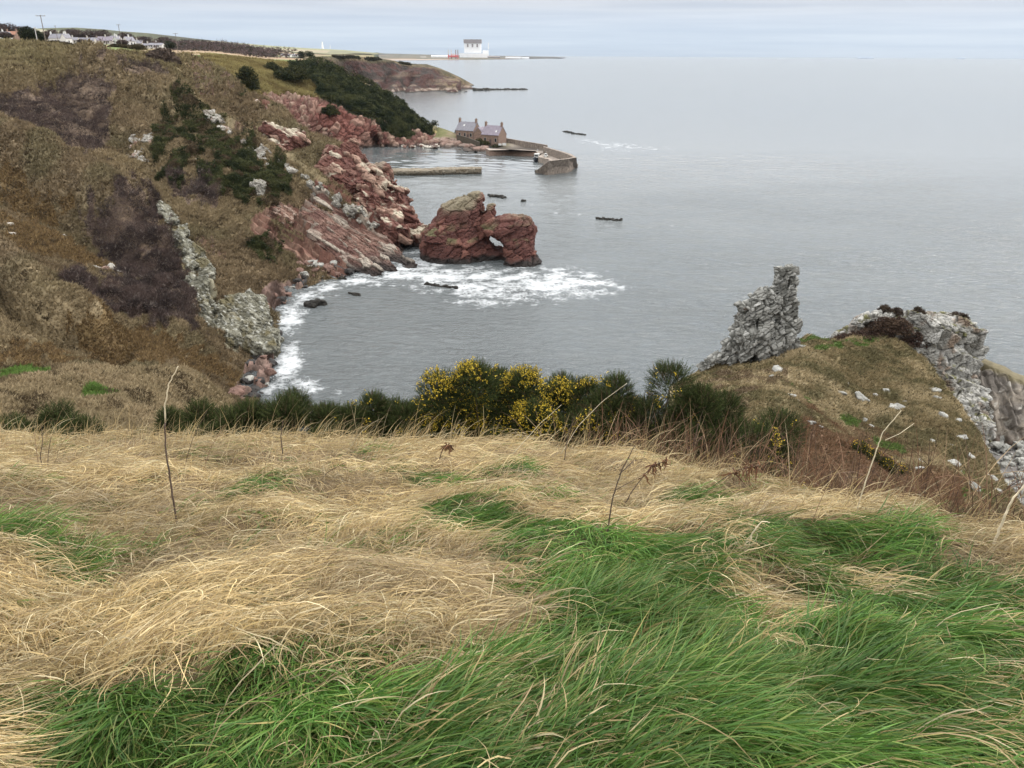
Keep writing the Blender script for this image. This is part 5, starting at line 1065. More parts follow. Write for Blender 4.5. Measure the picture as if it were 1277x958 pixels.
def kcols(px, py, P):
    x, y = wob(px, py, 8, 20, 25); n = fbm(P / 1.2, 4, 830)
    r = mixc((.18, .14, .075), (.105, .09, .045), sstep(.35, .65, n)); r = mixc(r, (.27, .215, .125), sstep(.5, .7, fbm(P / 4, 3, 831)))
    r = mixc(r, (.105, .072, .045), inpoly(x, y, K_bank) * sstep(.48, .64, fbm(P / 2, 3, 832)) * .8)
    r = mixc(r, mixc((.145, .075, .042), (.085, .047, .03), n), softpoly(px, py, K_red, 26, fbm(P / 2.5, 4, 834)) * .82)
    for g_ in K_green: r = np.where((inpoly(x, y, g_) & (fbm(P / 1.5, 3, 833) > .50))[..., None], mixc((.055, .10, .02), (.09, .12, .035), n), r)
    return r
tag(K.build('knoll', M_hill, lambda px, py, P, NN: kcols(px, py, P)), 'grassy knoll with green and rusty streaks between the slope and the sea', 'knoll', kind='structure')
px, py, P = scatter(K, 150000, 840, 1300, 415, 680); C_ = kcols(px, py, P); ds = np.linalg.norm(P - CAM, axis=1)
C_ = np.where((rng.random(len(P)) < .1)[:, None], (.05, .042, .022), C_) * 1.1
tag(link('knoll_grass', tufts('knoll_grass', P, .10 + .0022 * ds * rng.uniform(.6, 1.5, len(P)), .0010 * ds + .006, C_, M_twig, 3, .75, (.45, -.1, 0), .6, .25), M_twig), 'short tussocky grass and rusty bracken litter on the knoll', 'grass', kind='stuff')

def c_pin(V, Nn, ID, I2):
    n = fbm(V / .7, 4, 840); r = mixc((.225, .22, .20), (.10, .098, .086), sstep(.35, .68, n)); r = mixc(r, (.29, .285, .262), sstep(.65, .9, I2)); r = mixc(r, (.12, .085, .06), sstep(.62, .72, fbm(V / 1.6, 3, 850)) * sstep(.1, -.5, Nn[:, 2])); return r
def crag_obj(name, label, bodies, voxel, cell, amp, rot, crack, fine, seed, colfn, cat, cell2=None):
    me = fuse(name, bodies, voxel, 1); V, Nn, ID, I2, e = crag(me, cell, amp, rot, crack, fine, seed, cell2); setcol(me, np.clip(colfn(V, Nn, ID, I2), .01, .8)); return tag(link(name, me, M_rock), label, cat)
Yp = 74
rp = np.random.default_rng(5)
core = stackhulls([(456, 890, 980, Yp, 2.0), (436, 910, 980, Yp, 1.8), (413, 913, 982, Yp, 1.6), (395, 926, 985, Yp, 1.4), (378, 944, 986, Yp, 1.1), (364, 956, 988, Yp, .9), (345, 972, 990, Yp, .8), (336, 973, 990, Yp, .7)])
body = [(892, 450), (908, 436), (911, 413), (922, 397), (934, 382), (945, 365), (958, 357), (967, 356), (969, 372), (972, 400), (990, 404), (986, 436), (978, 446)]
pin = core + blockfill(body, Yp, 46, 2.0, R(34), 2.4, rp, (1.5, 1.1, .6))
pin += [boxblock(at(x, y, Yp - dy), (w_ / FPX * Yp, 1.7, h_ / FPX * Yp * 1.06), rotm(rp.normal(0, .05), rp.normal(0, .06), rp.normal(0, .2)), rp, .16) for x, y, w_, h_, dy in
    [(981, 338, 26, 13, .3), (975, 350, 14, 13, .5), (987, 351, 14, 12, .3), (974, 364, 13, 17, .5), (987, 366, 14, 18, .4), (981, 379, 26, 12, .5), (974, 391, 17, 13, .9), (988, 391, 12, 16, .6), (979, 403, 22, 13, .9), (966, 411, 18, 14, 1.3), (984, 415, 13, 15, .5), (972, 424, 20, 12, 1.2), (960, 432, 24, 10, 1.5), (978, 437, 16, 12, .9)]]
pin += [boxblock(at(x, y, Yp - 1.2), (w_ / FPX * Yp, 1.4, h_ / FPX * Yp), rotm(0, -R(30), .2), rp) for x, y, w_, h_ in [(892, 446, 20, 8), (884, 452, 16, 6), (903, 446, 18, 9), (876, 457, 12, 5)]]
crag_obj('rock_pinnacle', 'tall grey rock pinnacle with blocky squared top on the knoll', pin, .05, (1.5, 1.5, .75), .07, rotm(R(4), R(32), R(6)), .42, .03, 861, c_pin, 'rock pinnacle', (.7, .7, .3))
Yo = 82
oc = stackhulls([(500, 1150, 1205, Yo - 8, 2.5), (480, 1140, 1200, Yo - 5, 3), (462, 1128, 1214, Yo - 3, 3.4), (448, 1118, 1216, Yo - 2, 3.2), (436, 1112, 1217, Yo - 1, 3.0), (420, 1104, 1216, Yo, 2.8), (407, 1100, 1213, Yo, 2.6), (399, 1102, 1209, Yo, 2.4), (394, 1110, 1200, Yo, 2.0), (391.5, 1120, 1160, Yo, 1.6)])
oc += stackhulls([(424, 1034, 1112, Yo, 1.4), (415, 1042, 1112, Yo, 1.3), (408, 1060, 1112, Yo, 1.2), (399, 1066, 1116, Yo, 1.1), (391, 1082, 1118, Yo, .9), (388, 1096, 1108, Yo, .6)])
oc += stackhulls([(540, 1196, 1238, Yo - 14, 2), (515, 1178, 1228, Yo - 11, 2.2), (490, 1170, 1222, Yo - 8, 2.4), (468, 1166, 1218, Yo - 5, 2.4)])
def c_oc(V, Nn, ID, I2):
    n = fbm(V / 1.1, 4, 870); r = mixc((.24, .232, .21), (.105, .098, .084), sstep(.4, .7, n)); r = mixc(r, (.32, .312, .29), sstep(.6, .9, ID) * .7); r = mixc(r, (.16, .11, .075), sstep(.58, .72, fbm(V / 2.2, 3, 872)) * .8); return mixc(r, (.12, .115, .05), sstep(.75, .95, Nn[:, 2]) * sstep(.5, .6, n))
oc += blockfill([(1110, 400), (1140, 393), (1205, 400), (1214, 410), (1216, 440), (1210, 462), (1190, 478), (1160, 466), (1128, 440), (1112, 420)], Yo - 1, 70, 2.2, R(-18), 3.4, np.random.default_rng(8), (1.4, 1.1, .75), lambda y: Yo - max(0, (y - 420) * .07))
oc += blockfill([(1175, 470), (1212, 470), (1226, 510), (1238, 545), (1215, 540), (1190, 505)], Yo, 40, 1.7, R(-18), 2.4, np.random.default_rng(9), (1.4, 1.1, .75), lambda y: Yo - 5 - (y - 470) * .12)
oc += blockfill([(1040, 418), (1062, 404), (1085, 391), (1110, 390), (1112, 402), (1080, 404), (1060, 414)], Yo, 26, 1.2, R(15), 1.4, np.random.default_rng(10))
crag_obj('rock_outcrop', 'broad white and grey crag curving round the top of the knoll', oc, .08, (2.0, 2.0, 1.1), .10, rotm(R(5), R(20), R(10)), .45, .05, 881, c_oc, 'rock outcrop', (.6, .6, .25))
# lower sea cliff beyond
G_top = [(1190, 470), (1210, 452), (1222, 451), (1238, 458), (1252, 463), (1262, 470), (1290, 480), (1350, 500), (1420, 520)]
G = Sheet(1190, 1420, G_top, [(1190, 570), (1277, 558), (1420, 570)], [(1210, 452, 80), (1252, 463, 78.5), (1290, 480, 77), (1420, 520, 74), (1210, 540, 74.5), (1277, 555, 72.5), (1420, 565, 70), (1240, 510, 75.5), (1320, 520, 74)], 260, 150, (),
  lambda s, P, NN, px, py: P + NN * (((worley(P @ rotm(0, R(12), 0).T / np.array([.9, .9, 1.8]), 890)[2] - .5) * .9 + (np.abs(vnoise(np.stack([P[..., 0] / .4, P[..., 1] / 3, P[..., 2] / 9], -1), 891) - .5) - .25) * 1.4 + (fbm(P / 2, 4, 892) - .5) * 1.0) * sstep(0, 6, py - s.T))[..., None], back=((2, .1), (6, 1.5), (12, 9)))
def G_col(px, py, P, NN):
    n = fbm(P / 1.3, 4, 895); r = mixc((.21, .18, .145), (.12, .105, .09), sstep(.35, .65, n)); r = mixc(r, (.33, .31, .27), sstep(.62, .75, fbm(P / .6, 3, 896)) * .7); r = mixc(r, (.13, .11, .065), sstep(9, 2, py - G.T)); return mixc(r, (.09, .06, .045), sstep(2.2, .8, P[..., 2]) * sstep(.4, .6, n))
tag(G.build('sea_cliff', M_rock, G_col), 'low brown sea cliff with upright cracks behind the boulder beach', 'cliff', kind='structure')
B = Sheet(1170, 1420, [(1170, 515), (1225, 535), (1277, 548), (1420, 560)], [(1170, 700), (1420, 720)], [(1200, 520, None, .3), (1290, 545, None, .8), (1250, 600, None, 1.6), (1300, 640, None, 2.2), (1400, 560, None, 1.0), (1250, 700, None, 2.5), (1420, 700, None, 2.5)], 120, 90, (), lambda s, P, NN, px, py: P + np.array([0, 0, 1]) * ((fbm(P / 1.2, 3, 897) - .5) * .8)[..., None])
tag(B.build('beach', M_rock, lambda px, py, P, NN: mixc((.17, .16, .15), (.09, .08, .075), fbm(P / .8, 3, 898))), 'shingle floor of the boulder beach below the knoll', 'beach', kind='structure')
def rubble(n, box, sh, smin, smax, meshes):
    Vs, Fs, Cs, off = [], [], [], 0
    for i in range(n):
        x, y = random.uniform(box[0], box[1]), random.uniform(box[2], box[3]); me = random.choice(meshes); p = sh.sample(np.array([x]), np.array([y]))[0]; sz = random.uniform(smin, smax)
        V = co(me) @ rotm(random.uniform(-.4, .4), random.uniform(-.4, .4), random.uniform(0, 6.3)).T * sz + p + (0, 0, sz * .2); f = np.array([q.vertices[:] for q in me.polygons if len(q.vertices) == 4])
        a = np.empty(len(me.vertices) * 4, np.float32); me.color_attributes['col'].data.foreach_get('color', a); Vs.append(V); Fs.append(f + off); Cs.append(a.reshape(-1, 4)[:, :3] * random.uniform(.7, 1.1)); off += len(V)
    return mesh_np('beach_rubble', np.concatenate(Vs), np.concatenate(Fs), np.concatenate(Cs), False)
tag(link('beach_rubble', rubble(520, (1205, 1330, 530, 670), B, .2, .5, GREY_B), M_rock), 'small grey stones filling the gaps between the beach boulders', 'rubble', kind='stuff')
for i in range(165):
    x, y = random.uniform(1218, 1300), random.uniform(534, 660)
    if not B.inside(np.array([x]), np.array([y]))[0]: continue
    p = B.sample(np.array([x]), np.array([y]))[0]
    stone(GREY_B, p, random.uniform(.5, 1.0) if random.random() < .75 else random.uniform(1.0, 1.7), 'grey boulder packed on the beach beside the knoll', 'boulders of the beach', sink=.0)
random.seed(21)
KR = [(1000, 433, 14, 'flat grey boulder in the grass beside the pinnacle'), (971, 463, 17, 'rounded grey boulder below the foot of the pinnacle'), (962, 470, 6, 'small stone next to the boulder below the pinnacle'), (1047, 494, 12, 'white stone high on the slope under the crag saddle'), (1071, 503, 20, 'long leaning grey stone in the middle of the knoll'), (1117, 509, 25, 'largest pale boulder set in the middle of the knoll'), (1075, 525, 11, 'small white stone below the long leaning stone'), (1085, 533, 9, 'white sliver of stone below the long leaning stone'),
 (985, 503, 12, 'pale stone at the upper end of the rusty bracken'), (991, 508, 8, 'small stone touching the pale one at the upper end of the bracken'), (1009, 538, 11, 'white stone amid the rusty bracken'), (1020, 542, 8, 'smaller white stone amid the rusty bracken'), (1108, 488, 9, 'small white stone above the largest pale boulder'), (1166, 484, 15, 'white rock below the crag at the knoll edge'), (1170, 493, 12, 'second white rock below the crag at the knoll edge'), (1176, 520, 13, 'white rock halfway down the steep edge of the knoll'), (1198, 548, 12, 'white rock low on the steep edge of the knoll'), (1195, 524, 9, 'pale stone on the edge above the beach'),
 (1153, 546, 7, 'white chip of stone on the bare middle slope'), (1160, 556, 8, 'pale stone below the white chip on the slope'), (1188, 583, 16, 'grey boulder above the green patch near the beach'), (1194, 594, 13, 'boulder touching the green patch near the beach'), (1148, 577, 11, 'pale stone at the lower edge of the bracken'), (1152, 590, 14, 'rounded stone at the lower edge of the bracken'), (1174, 590, 10, 'small boulder among stones near the beach path'), (1232, 600, 16, 'grey boulder at the foot of the knoll edge'), (1215, 618, 20, 'big lichened boulder at the bottom of the knoll'), (1240, 615, 14, 'grey boulder beside the big lichened boulder'), (923, 454, 8, 'small stone left of the pinnacle foot'), (1055, 480, 6, 'tiny white stone under the green saddle'), (1092, 492, 7, 'tiny pale stone near the long leaning stone'), (1131, 497, 6, 'tiny white stone right above the largest pale boulder'), (1185, 556, 8, 'pale stone on the steep slope above the beach'), (1210, 572, 10, 'stone lodged on the slope just above the beach'), (1205, 602, 11, 'stone half sunk in grass by the beach edge')]
for (x, y, s_, lab) in KR:
    p = K.sample(np.array([float(x)]), np.array([float(y)]))[0]; d_ = np.linalg.norm(p - CAM); stone(GREY_B, p, s_ / FPX * d_ * 1.15, lab, name='stone', rot=(random.uniform(-.3, .3), random.uniform(-.3, .3), random.uniform(-.6, .6)) if s_ != 20 else (0, .7, .4), sink=.27)
for (x, y, w_, h_, n_, lab) in [(1112, 405, 4.2, 1.5, 1200, 'dark bramble mat draped over the crown of the white crag'), (1135, 420, 4.6, 1.3, 1300, 'dark bramble mat hanging below the crown of the white crag'), (1090, 418, 5, 1.3, 1200, 'brown bramble at the inner foot of the white crag'), (1060, 422, 4.5, .8, 700, 'low dark heather on the saddle beside the white crag'), (1148, 432, 3.4, 1.6, 900, 'dark bramble tongue against the white crag face')]:
    p = at(x, y + 8, 79.2); round_bush(x, 0, None, w_, h_, lab, n=n_, blade=.28, base=p, name='bramble_bush', cat='bush', cols=((.045, .028, .022), (.075, .05, .034)), mat=M_twig)
for (x, y) in [(1102, 388), (1118, 391), (1145, 391), (1190, 397), (1200, 399)]:
    p = at(x, y + 2, 82); round_bush(x, 0, None, 1.4, .7, 'dark tuft of heather on the skyline of the white crag', n=160, blade=.3, base=p, name='heather_tuft', cat='heather', cols=((.035, .024, .02), (.06, .045, .03)), mat=M_twig, group='heather tufts on the crag')

# ================================================================== THE FOREGROUND SLOPE
def crest_y(x): return np.interp(x, [-16, -8, -3, 0, 2, 3, 4, 5, 6, 8, 14], [12.6, 12.4, 12.2, 11.8, 10.8, 8.9, 6.2, 4.6, 3.6, 2.4, .5])
def crest_d(x, y):
    g_ = (crest_y(x + .3) - crest_y(x - .3)) / .6; return (y - crest_y(x)) / np.sqrt(1 + np.minimum(g_ * g_, 4))
def gz(x, y):
    d = crest_d(x, y); dd = np.log1p(np.exp(np.clip(d * 2.2, -30, 30))) / 2.2
    hum = (fbm2(x / 1.25, y / .95, 3, 951) - .5) * .78 * (1 - .6 * sstep(6, 11, y)) + (fbm2(x / .42, y / .36, 2, 961) - .5) * .13
    near = sstep(-.5, 1.2, y)
    return 36.4 - .372 * y - .52 * dd + .006 * np.maximum(dd - 4, 0) ** 2 + hum * (.35 + .65 * near)
ax = np.arange(-18, 15, .07); ay = np.arange(-3, 17, .07); ay = np.concatenate([ay, np.arange(17, 46, .3)])
gxx, gyy = np.meshgrid(ax, ay); gzz = gz(gxx, gyy)
# patches: living green against bleached straw (survey polygons, photo frame)
GREEN = [[(500, 640), (560, 620), (640, 652), (700, 662), (780, 668), (862, 668), (890, 700), (868, 740), (905, 762), (935, 800), (965, 800), (960, 760), (965, 735), (1000, 722), (1050, 735), (1130, 745), (1200, 735), (1290, 735), (1320, 1200), (-60, 1200), (-60, 880), (60, 858), (180, 848), (262, 850), (292, 806), (345, 808), (380, 850), (470, 860), (560, 850), (640, 800), (650, 750), (600, 690), (510, 668)],
    [(-60, 652), (40, 655), (90, 680), (60, 695), (-60, 694)], [(604, 584), (640, 574), (664, 590), (650, 610), (615, 604)], [(800, 612), (840, 612), (900, 634), (880, 650), (840, 640)], [(900, 655), (990, 650), (1080, 668), (1150, 680), (1215, 720), (1220, 765), (1120, 745), (1000, 712), (920, 690)], [(860, 645), (900, 650), (880, 670)],
    [(500, 585), (560, 590), (560, 605), (495, 602)], [(1060, 645), (1140, 660), (1200, 680), (1120, 675)], [(400, 690), (440, 700), (420, 715)], [(40, 690), (140, 700), (120, 730), (50, 722)], [(240, 610), (300, 600), (330, 620), (260, 628)]]
OLIVE = [[(560, 850), (760, 830), (760, 958), (560, 958)], [(300, 900), (520, 890), (540, 958), (320, 958)], [(0, 640), (200, 700), (170, 740), (0, 720)]]
def green_mask(x, y, z, soft=True):
    px, py = project(np.stack([x, y, z], -1)); bad = y < .6
    nx = fbm2(x / .6, y / .6, 3, 971); ny = fbm2(x / .6, y / .6, 3, 981)
    px = px + (nx - .5) * 70; py = py + (ny - .5) * 44; r = np.zeros(x.shape, bool)
    for g_ in GREEN: r |= inpoly(px, py, g_)
    r |= bad
    return r, px, py
gm, _, _ = green_mask(gxx.ravel(), gyy.ravel(), gzz.ravel()); gm = gm.reshape(gxx.shape).astype(float)
nn_ = fbm2(gxx / .25, gyy / .25, 3, 991)
gcol = mixc(mixc((.16, .115, .065), (.085, .06, .036), nn_), mixc((.045, .055, .02), (.07, .06, .025), nn_), gm)
sc_ = sstep(.3, 1.5, crest_d(gxx, gyy)); gcol = mixc(gcol, (.07, .05, .033), sc_)
idx = np.arange(gxx.size).reshape(gxx.shape); F = np.stack([idx[:-1, :-1], idx[:-1, 1:], idx[1:, 1:], idx[1:, :-1]], -1).reshape(-1, 4)
tag(link('ground', mesh_np('ground', np.stack([gxx, gyy, gzz], -1).reshape(-1, 3), F, gcol.reshape(-1, 3)), M_soil), 'hummocky slope under the grass in front of the camera', 'ground', kind='structure')

def ribbons(name, pts, width, col, tip=.25, vcol=None):
    """pts (n, k, 3) centre lines -> tapering ribbons, one mesh"""
    n, k, _ = pts.shape; tan = np.gradient(pts, axis=1); tan /= np.linalg.norm(tan, axis=-1, keepdims=True) + 1e-9
    rd = rng.normal(0, 1, (n, 1, 3)); sd = np.cross(tan, rd); sd /= np.linalg.norm(sd, axis=-1, keepdims=True) + 1e-9
    t = np.linspace(0, 1, k); prof = np.minimum(1, (1 - t) * 2.2 + tip * .2) * (.75 + .25 * np.minimum(1, t * 4))
    w = (width[:, None] * prof)[..., None] * .5
    V = np.stack([pts - sd * w, pts + sd * w], 2).reshape(-1, 3)
    b_ = (np.arange(n) * k * 2)[:, None] + (np.arange(k - 1) * 2)[None]; F = np.stack([b_, b_ + 1, b_ + 3, b_ + 2], -1).reshape(-1, 4)
    shade = np.ones((1, k, 1))
    C_ = np.broadcast_to(col[:, None] if vcol is None else vcol, (n, k, 3)) * shade
    return mesh_np(name, V, F, np.repeat(C_.reshape(-1, 3), 2, 0), True)
def roots(n, ymin, ymax, dmax=1.0, p=1.35):
    u_ = rng.random(n); y = ((ymin + .9) ** (1 - p) + u_ * ((ymax + .9) ** (1 - p) - (ymin + .9) ** (1 - p))) ** (1 / (1 - p)) - .9
    hw = .70 * (y * 1.12 + 1.0) + .8; x = rng.uniform(-1, 1, n) * hw; k = crest_d(x, y) < dmax
    return x[k], y[k]
def palette(cols, w, n): return np.asarray(cols)[rng.choice(len(cols), n, p=np.array(w) / np.sum(w))]
STRAW = [(.475, .365, .185), (.415, .31, .15), (.53, .43, .245), (.33, .25, .135), (.40, .335, .205), (.25, .18, .095), (.60, .52, .33)]
# 1. bleached straw, lying in swirls
x, y = roots(260000, .55, 12.8, .9); z = gz(x, y); g_, px, py = green_mask(x, y, z)
keep = ~g_ | (rng.random(len(x)) < .012); keep &= rng.random(len(x)) > .62 * sstep(.56, .68, fbm2(x / .34, y / .26, 3, 1045)); x, y, g_ = x[keep], y[keep], g_[keep]; n = len(x)
ang = (fbm2(x / 1.6, y / 1.3, 2, 1001) - .5) * 4.4 - .35 + rng.normal(0, .33, n); ang = np.where(rng.random(n) < .34, rng.uniform(-3.1, 3.1, n), ang)
Lb = rng.uniform(.14, .42, n) * (1 + .045 * y); k = 7; t = np.linspace(0, 1, k)
curve = rng.normal(0, .8, n) + .5 * (fbm2(x / .9, y / .9, 2, 1011) - .5)
a_ = ang[:, None] + curve[:, None] * t; step = Lb[:, None] / (k - 1)
X = x[:, None] + np.cumsum(np.cos(a_) * step, 1); Yy = y[:, None] + np.cumsum(np.sin(a_) * step * .85, 1)
layer = rng.random(n) ** 2.0 * .15; loft_ = np.where(rng.random(n) < .10, rng.uniform(.06, .16, n), rng.uniform(0, .06, n))
Zb = gz(X.ravel(), Yy.ravel()).reshape(X.shape); Zz = Zb + layer[:, None] * sstep(0, .25, t) + loft_[:, None] * np.sin(np.pi * np.minimum(t * rng.uniform(.6, 1.0, n)[:, None], 1)) + .004
# clumps have their own tone: older grey thatch beside fresh gold
tone = fbm2(x / .8, y / .7, 3, 1021); Cb = palette(STRAW, [5, 5, 3, 4, 3, 3, 1.2], n) * (0.8 + .45 * sstep(.3, .7, tone))[:, None]
Cb = mixc(Cb, (.255, .195, .125), sstep(.48, .7, fbm2(x / .9, y / .7, 3, 1031)) * .8 * rng.random(n)); Cb = Cb * rng.uniform(.75, 1.2, (n, 1))
wd = rng.uniform(.0018, .0046, n) * (1 + .10 * y)
tag(link('straw_grass', ribbons('straw_grass', np.stack([X, Yy, Zz], -1), wd, Cb), M_leaf), 'bleached straw coloured grass lying flattened in swirls over the slope', 'grass', kind='stuff')
# 2. living green grass, tufted and leaning downwind
x, y = roots(430000, .45, 12.4, .6, 1.5); z = gz(x, y); g_, px, py = green_mask(x, y, z)
keep = g_ | (rng.random(len(x)) < .03 + .5 * sstep(.54, .66, fbm2(x / .5, y / .42, 3, 1041))); 
cl = fbm2(x / .38, y / .33, 2, 1051); keep &= rng.random(len(x)) < .6 + 1.1 * sstep(.3, .6, cl)
x, y, z, cl, g_, px, py = x[keep], y[keep], z[keep], cl[keep], g_[keep], px[keep], py[keep]; n = len(x)
ang = -.35 + (fbm2(x / 1.1, y / 1.0, 2, 1061) - .5) * 3.4 + rng.normal(0, .42, n); Lb = rng.uniform(.13, .36, n) * (.65 + .75 * sstep(.25, .7, cl)) * np.where(g_, 1, .7)
k = 6; t = np.linspace(0, 1, k); el0 = rng.uniform(.7, 1.35, n); el1 = rng.uniform(-.75, .35, n); e_ = el0[:, None] * (1 - t) + el1[:, None] * t
step = Lb[:, None] / (k - 1); hx = np.cumsum(np.cos(e_) * step, 1) - np.cos(e_[:, :1]) * step; hz_ = np.cumsum(np.sin(e_) * step, 1) - np.sin(e_[:, :1]) * step
a_ = ang[:, None] + rng.normal(0, .3, n)[:, None] * t
X = x[:, None] + hx * np.cos(a_); Yy = y[:, None] + hx * np.sin(a_); zb = gz(X.ravel(), Yy.ravel()).reshape(X.shape); Zz = np.maximum(z[:, None] + hz_ - .012, zb + .004 + .03 * rng.random((n, 1)))
GR = [(.070, .155, .027), (.050, .115, .020), (.095, .188, .033), (.13, .215, .042), (.19, .225, .06), (.32, .26, .10)]
Cb = palette(GR, [5, 4.5, 4, 2.2, 1.0, .5], n) * (.78 + .5 * sstep(.3, .7, fbm2(x / .7, y / .6, 2, 1071)))[:, None] * rng.uniform(.75, 1.25, (n, 1))
ol = np.zeros(n, bool)
for g2 in OLIVE: ol |= inpoly(px, py, g2)
Cb = np.where((ol & (rng.random(n) < .12))[:, None], palette(STRAW, [5, 5, 3, 4, 3, 3, 1], n) * .9, Cb)
dry = np.where(rng.random(n) < .22, .55, .0)[:, None]; ct = np.clip(t * 1.6 - .75, 0, 1)[None] * dry
Vc = Cb[:, None] * (1 - ct[..., None]) + np.array((.36, .27, .12)) * ct[..., None]
wd = rng.uniform(.0030, .0068, n) * (1 + .06 * y)
tag(link('green_grass', ribbons('green_grass', np.stack([X, Yy, Zz], -1), wd, Cb, vcol=Vc), M_leaf), 'lush green tufts of grass leaning downhill across the slope', 'grass', kind='stuff')
# 3. standing seed stalks along the brow, bent by the wind
x = rng.uniform(-12, 5.5, 5200); y = crest_y(x) - np.abs(rng.normal(0, 1.9, len(x))) + .2; k2 = y > 3.2; x, y = x[k2], y[k2]
cl = fbm2(x / .7, y / .6, 2, 1081); k2 = cl > .42; x, y = x[k2], y[k2]; n = len(x); z = gz(x, y)
k = 8; t = np.linspace(0, 1, k); Lb = rng.uniform(.2, .5, n) * np.where(rng.random(n) < .12, 1.7, 1); lean = rng.normal(.65, .35, n); az = rng.normal(0, .6, n)
th = lean[:, None] * (t ** .8) * 1.5; step = Lb[:, None] / (k - 1); hx = np.cumsum(np.sin(th) * step, 1); hz_ = np.cumsum(np.cos(th) * step, 1)
pts = np.stack([x[:, None] + hx * np.cos(az)[:, None], y[:, None] + hx * np.sin(az)[:, None], z[:, None] + hz_ - .03], -1)
Cb = palette(STRAW, [5, 5, 3, 3, 2, 2.5, 1], n) * rng.uniform(.75, 1.15, (n, 1)) * np.where(crest_d(x, y) > -.6, .8, 1)[:, None]
tag(link('seed_grass', ribbons('seed_grass', pts, rng.uniform(.0025, .0045, n) * (1 + .06 * y), Cb, tip=1), M_leaf), 'thin dry grass stems standing along the brow and bending in the wind', 'grass', kind='stuff')
# 4. brown bramble and bracken stems on the steep ground past the brow
x = rng.uniform(-2, 13, 26000); y = rng.uniform(1.5, 15.5, len(x)); d = crest_d(x, y); k2 = (d > -.25) & (d < 4.2) & (x > 1.2 + .5 * rng.normal(0, 1, len(x))) & (rng.random(len(x)) < 1.1 - d * .14); x, y = x[k2], y[k2]; n = len(x); z = gz(x, y)
k = 6; t = np.linspace(0, 1, k); Lb = rng.uniform(.35, 1.05, n); az = rng.uniform(0, 6.28, n); lean = np.abs(rng.normal(.5, .35, n)); th = lean[:, None] * (.3 + 1.3 * t); step = Lb[:, None] / (k - 1)
hx = np.cumsum(np.sin(th) * step, 1); hz_ = np.cumsum(np.cos(th) * step, 1)
pts = np.stack([x[:, None] + hx * np.cos(az)[:, None] + .12 * hx, y[:, None] + hx * np.sin(az)[:, None], z[:, None] + hz_ - .03], -1)
Cb = palette([(.16, .095, .06), (.10, .065, .045), (.24, .165, .10), (.30, .22, .13), (.07, .045, .035), (.14, .075, .045)], [4, 4, 2, 1.5, 2, 3], n) * rng.uniform(.8, 1.2, (n, 1))
tag(link('bramble_scrub', ribbons('bramble_scrub', pts, rng.uniform(.004, .009, n), Cb, tip=1), M_twig), 'tangle of brown bramble and bracken stems on the steep ground past the brow', 'scrub', kind='stuff')

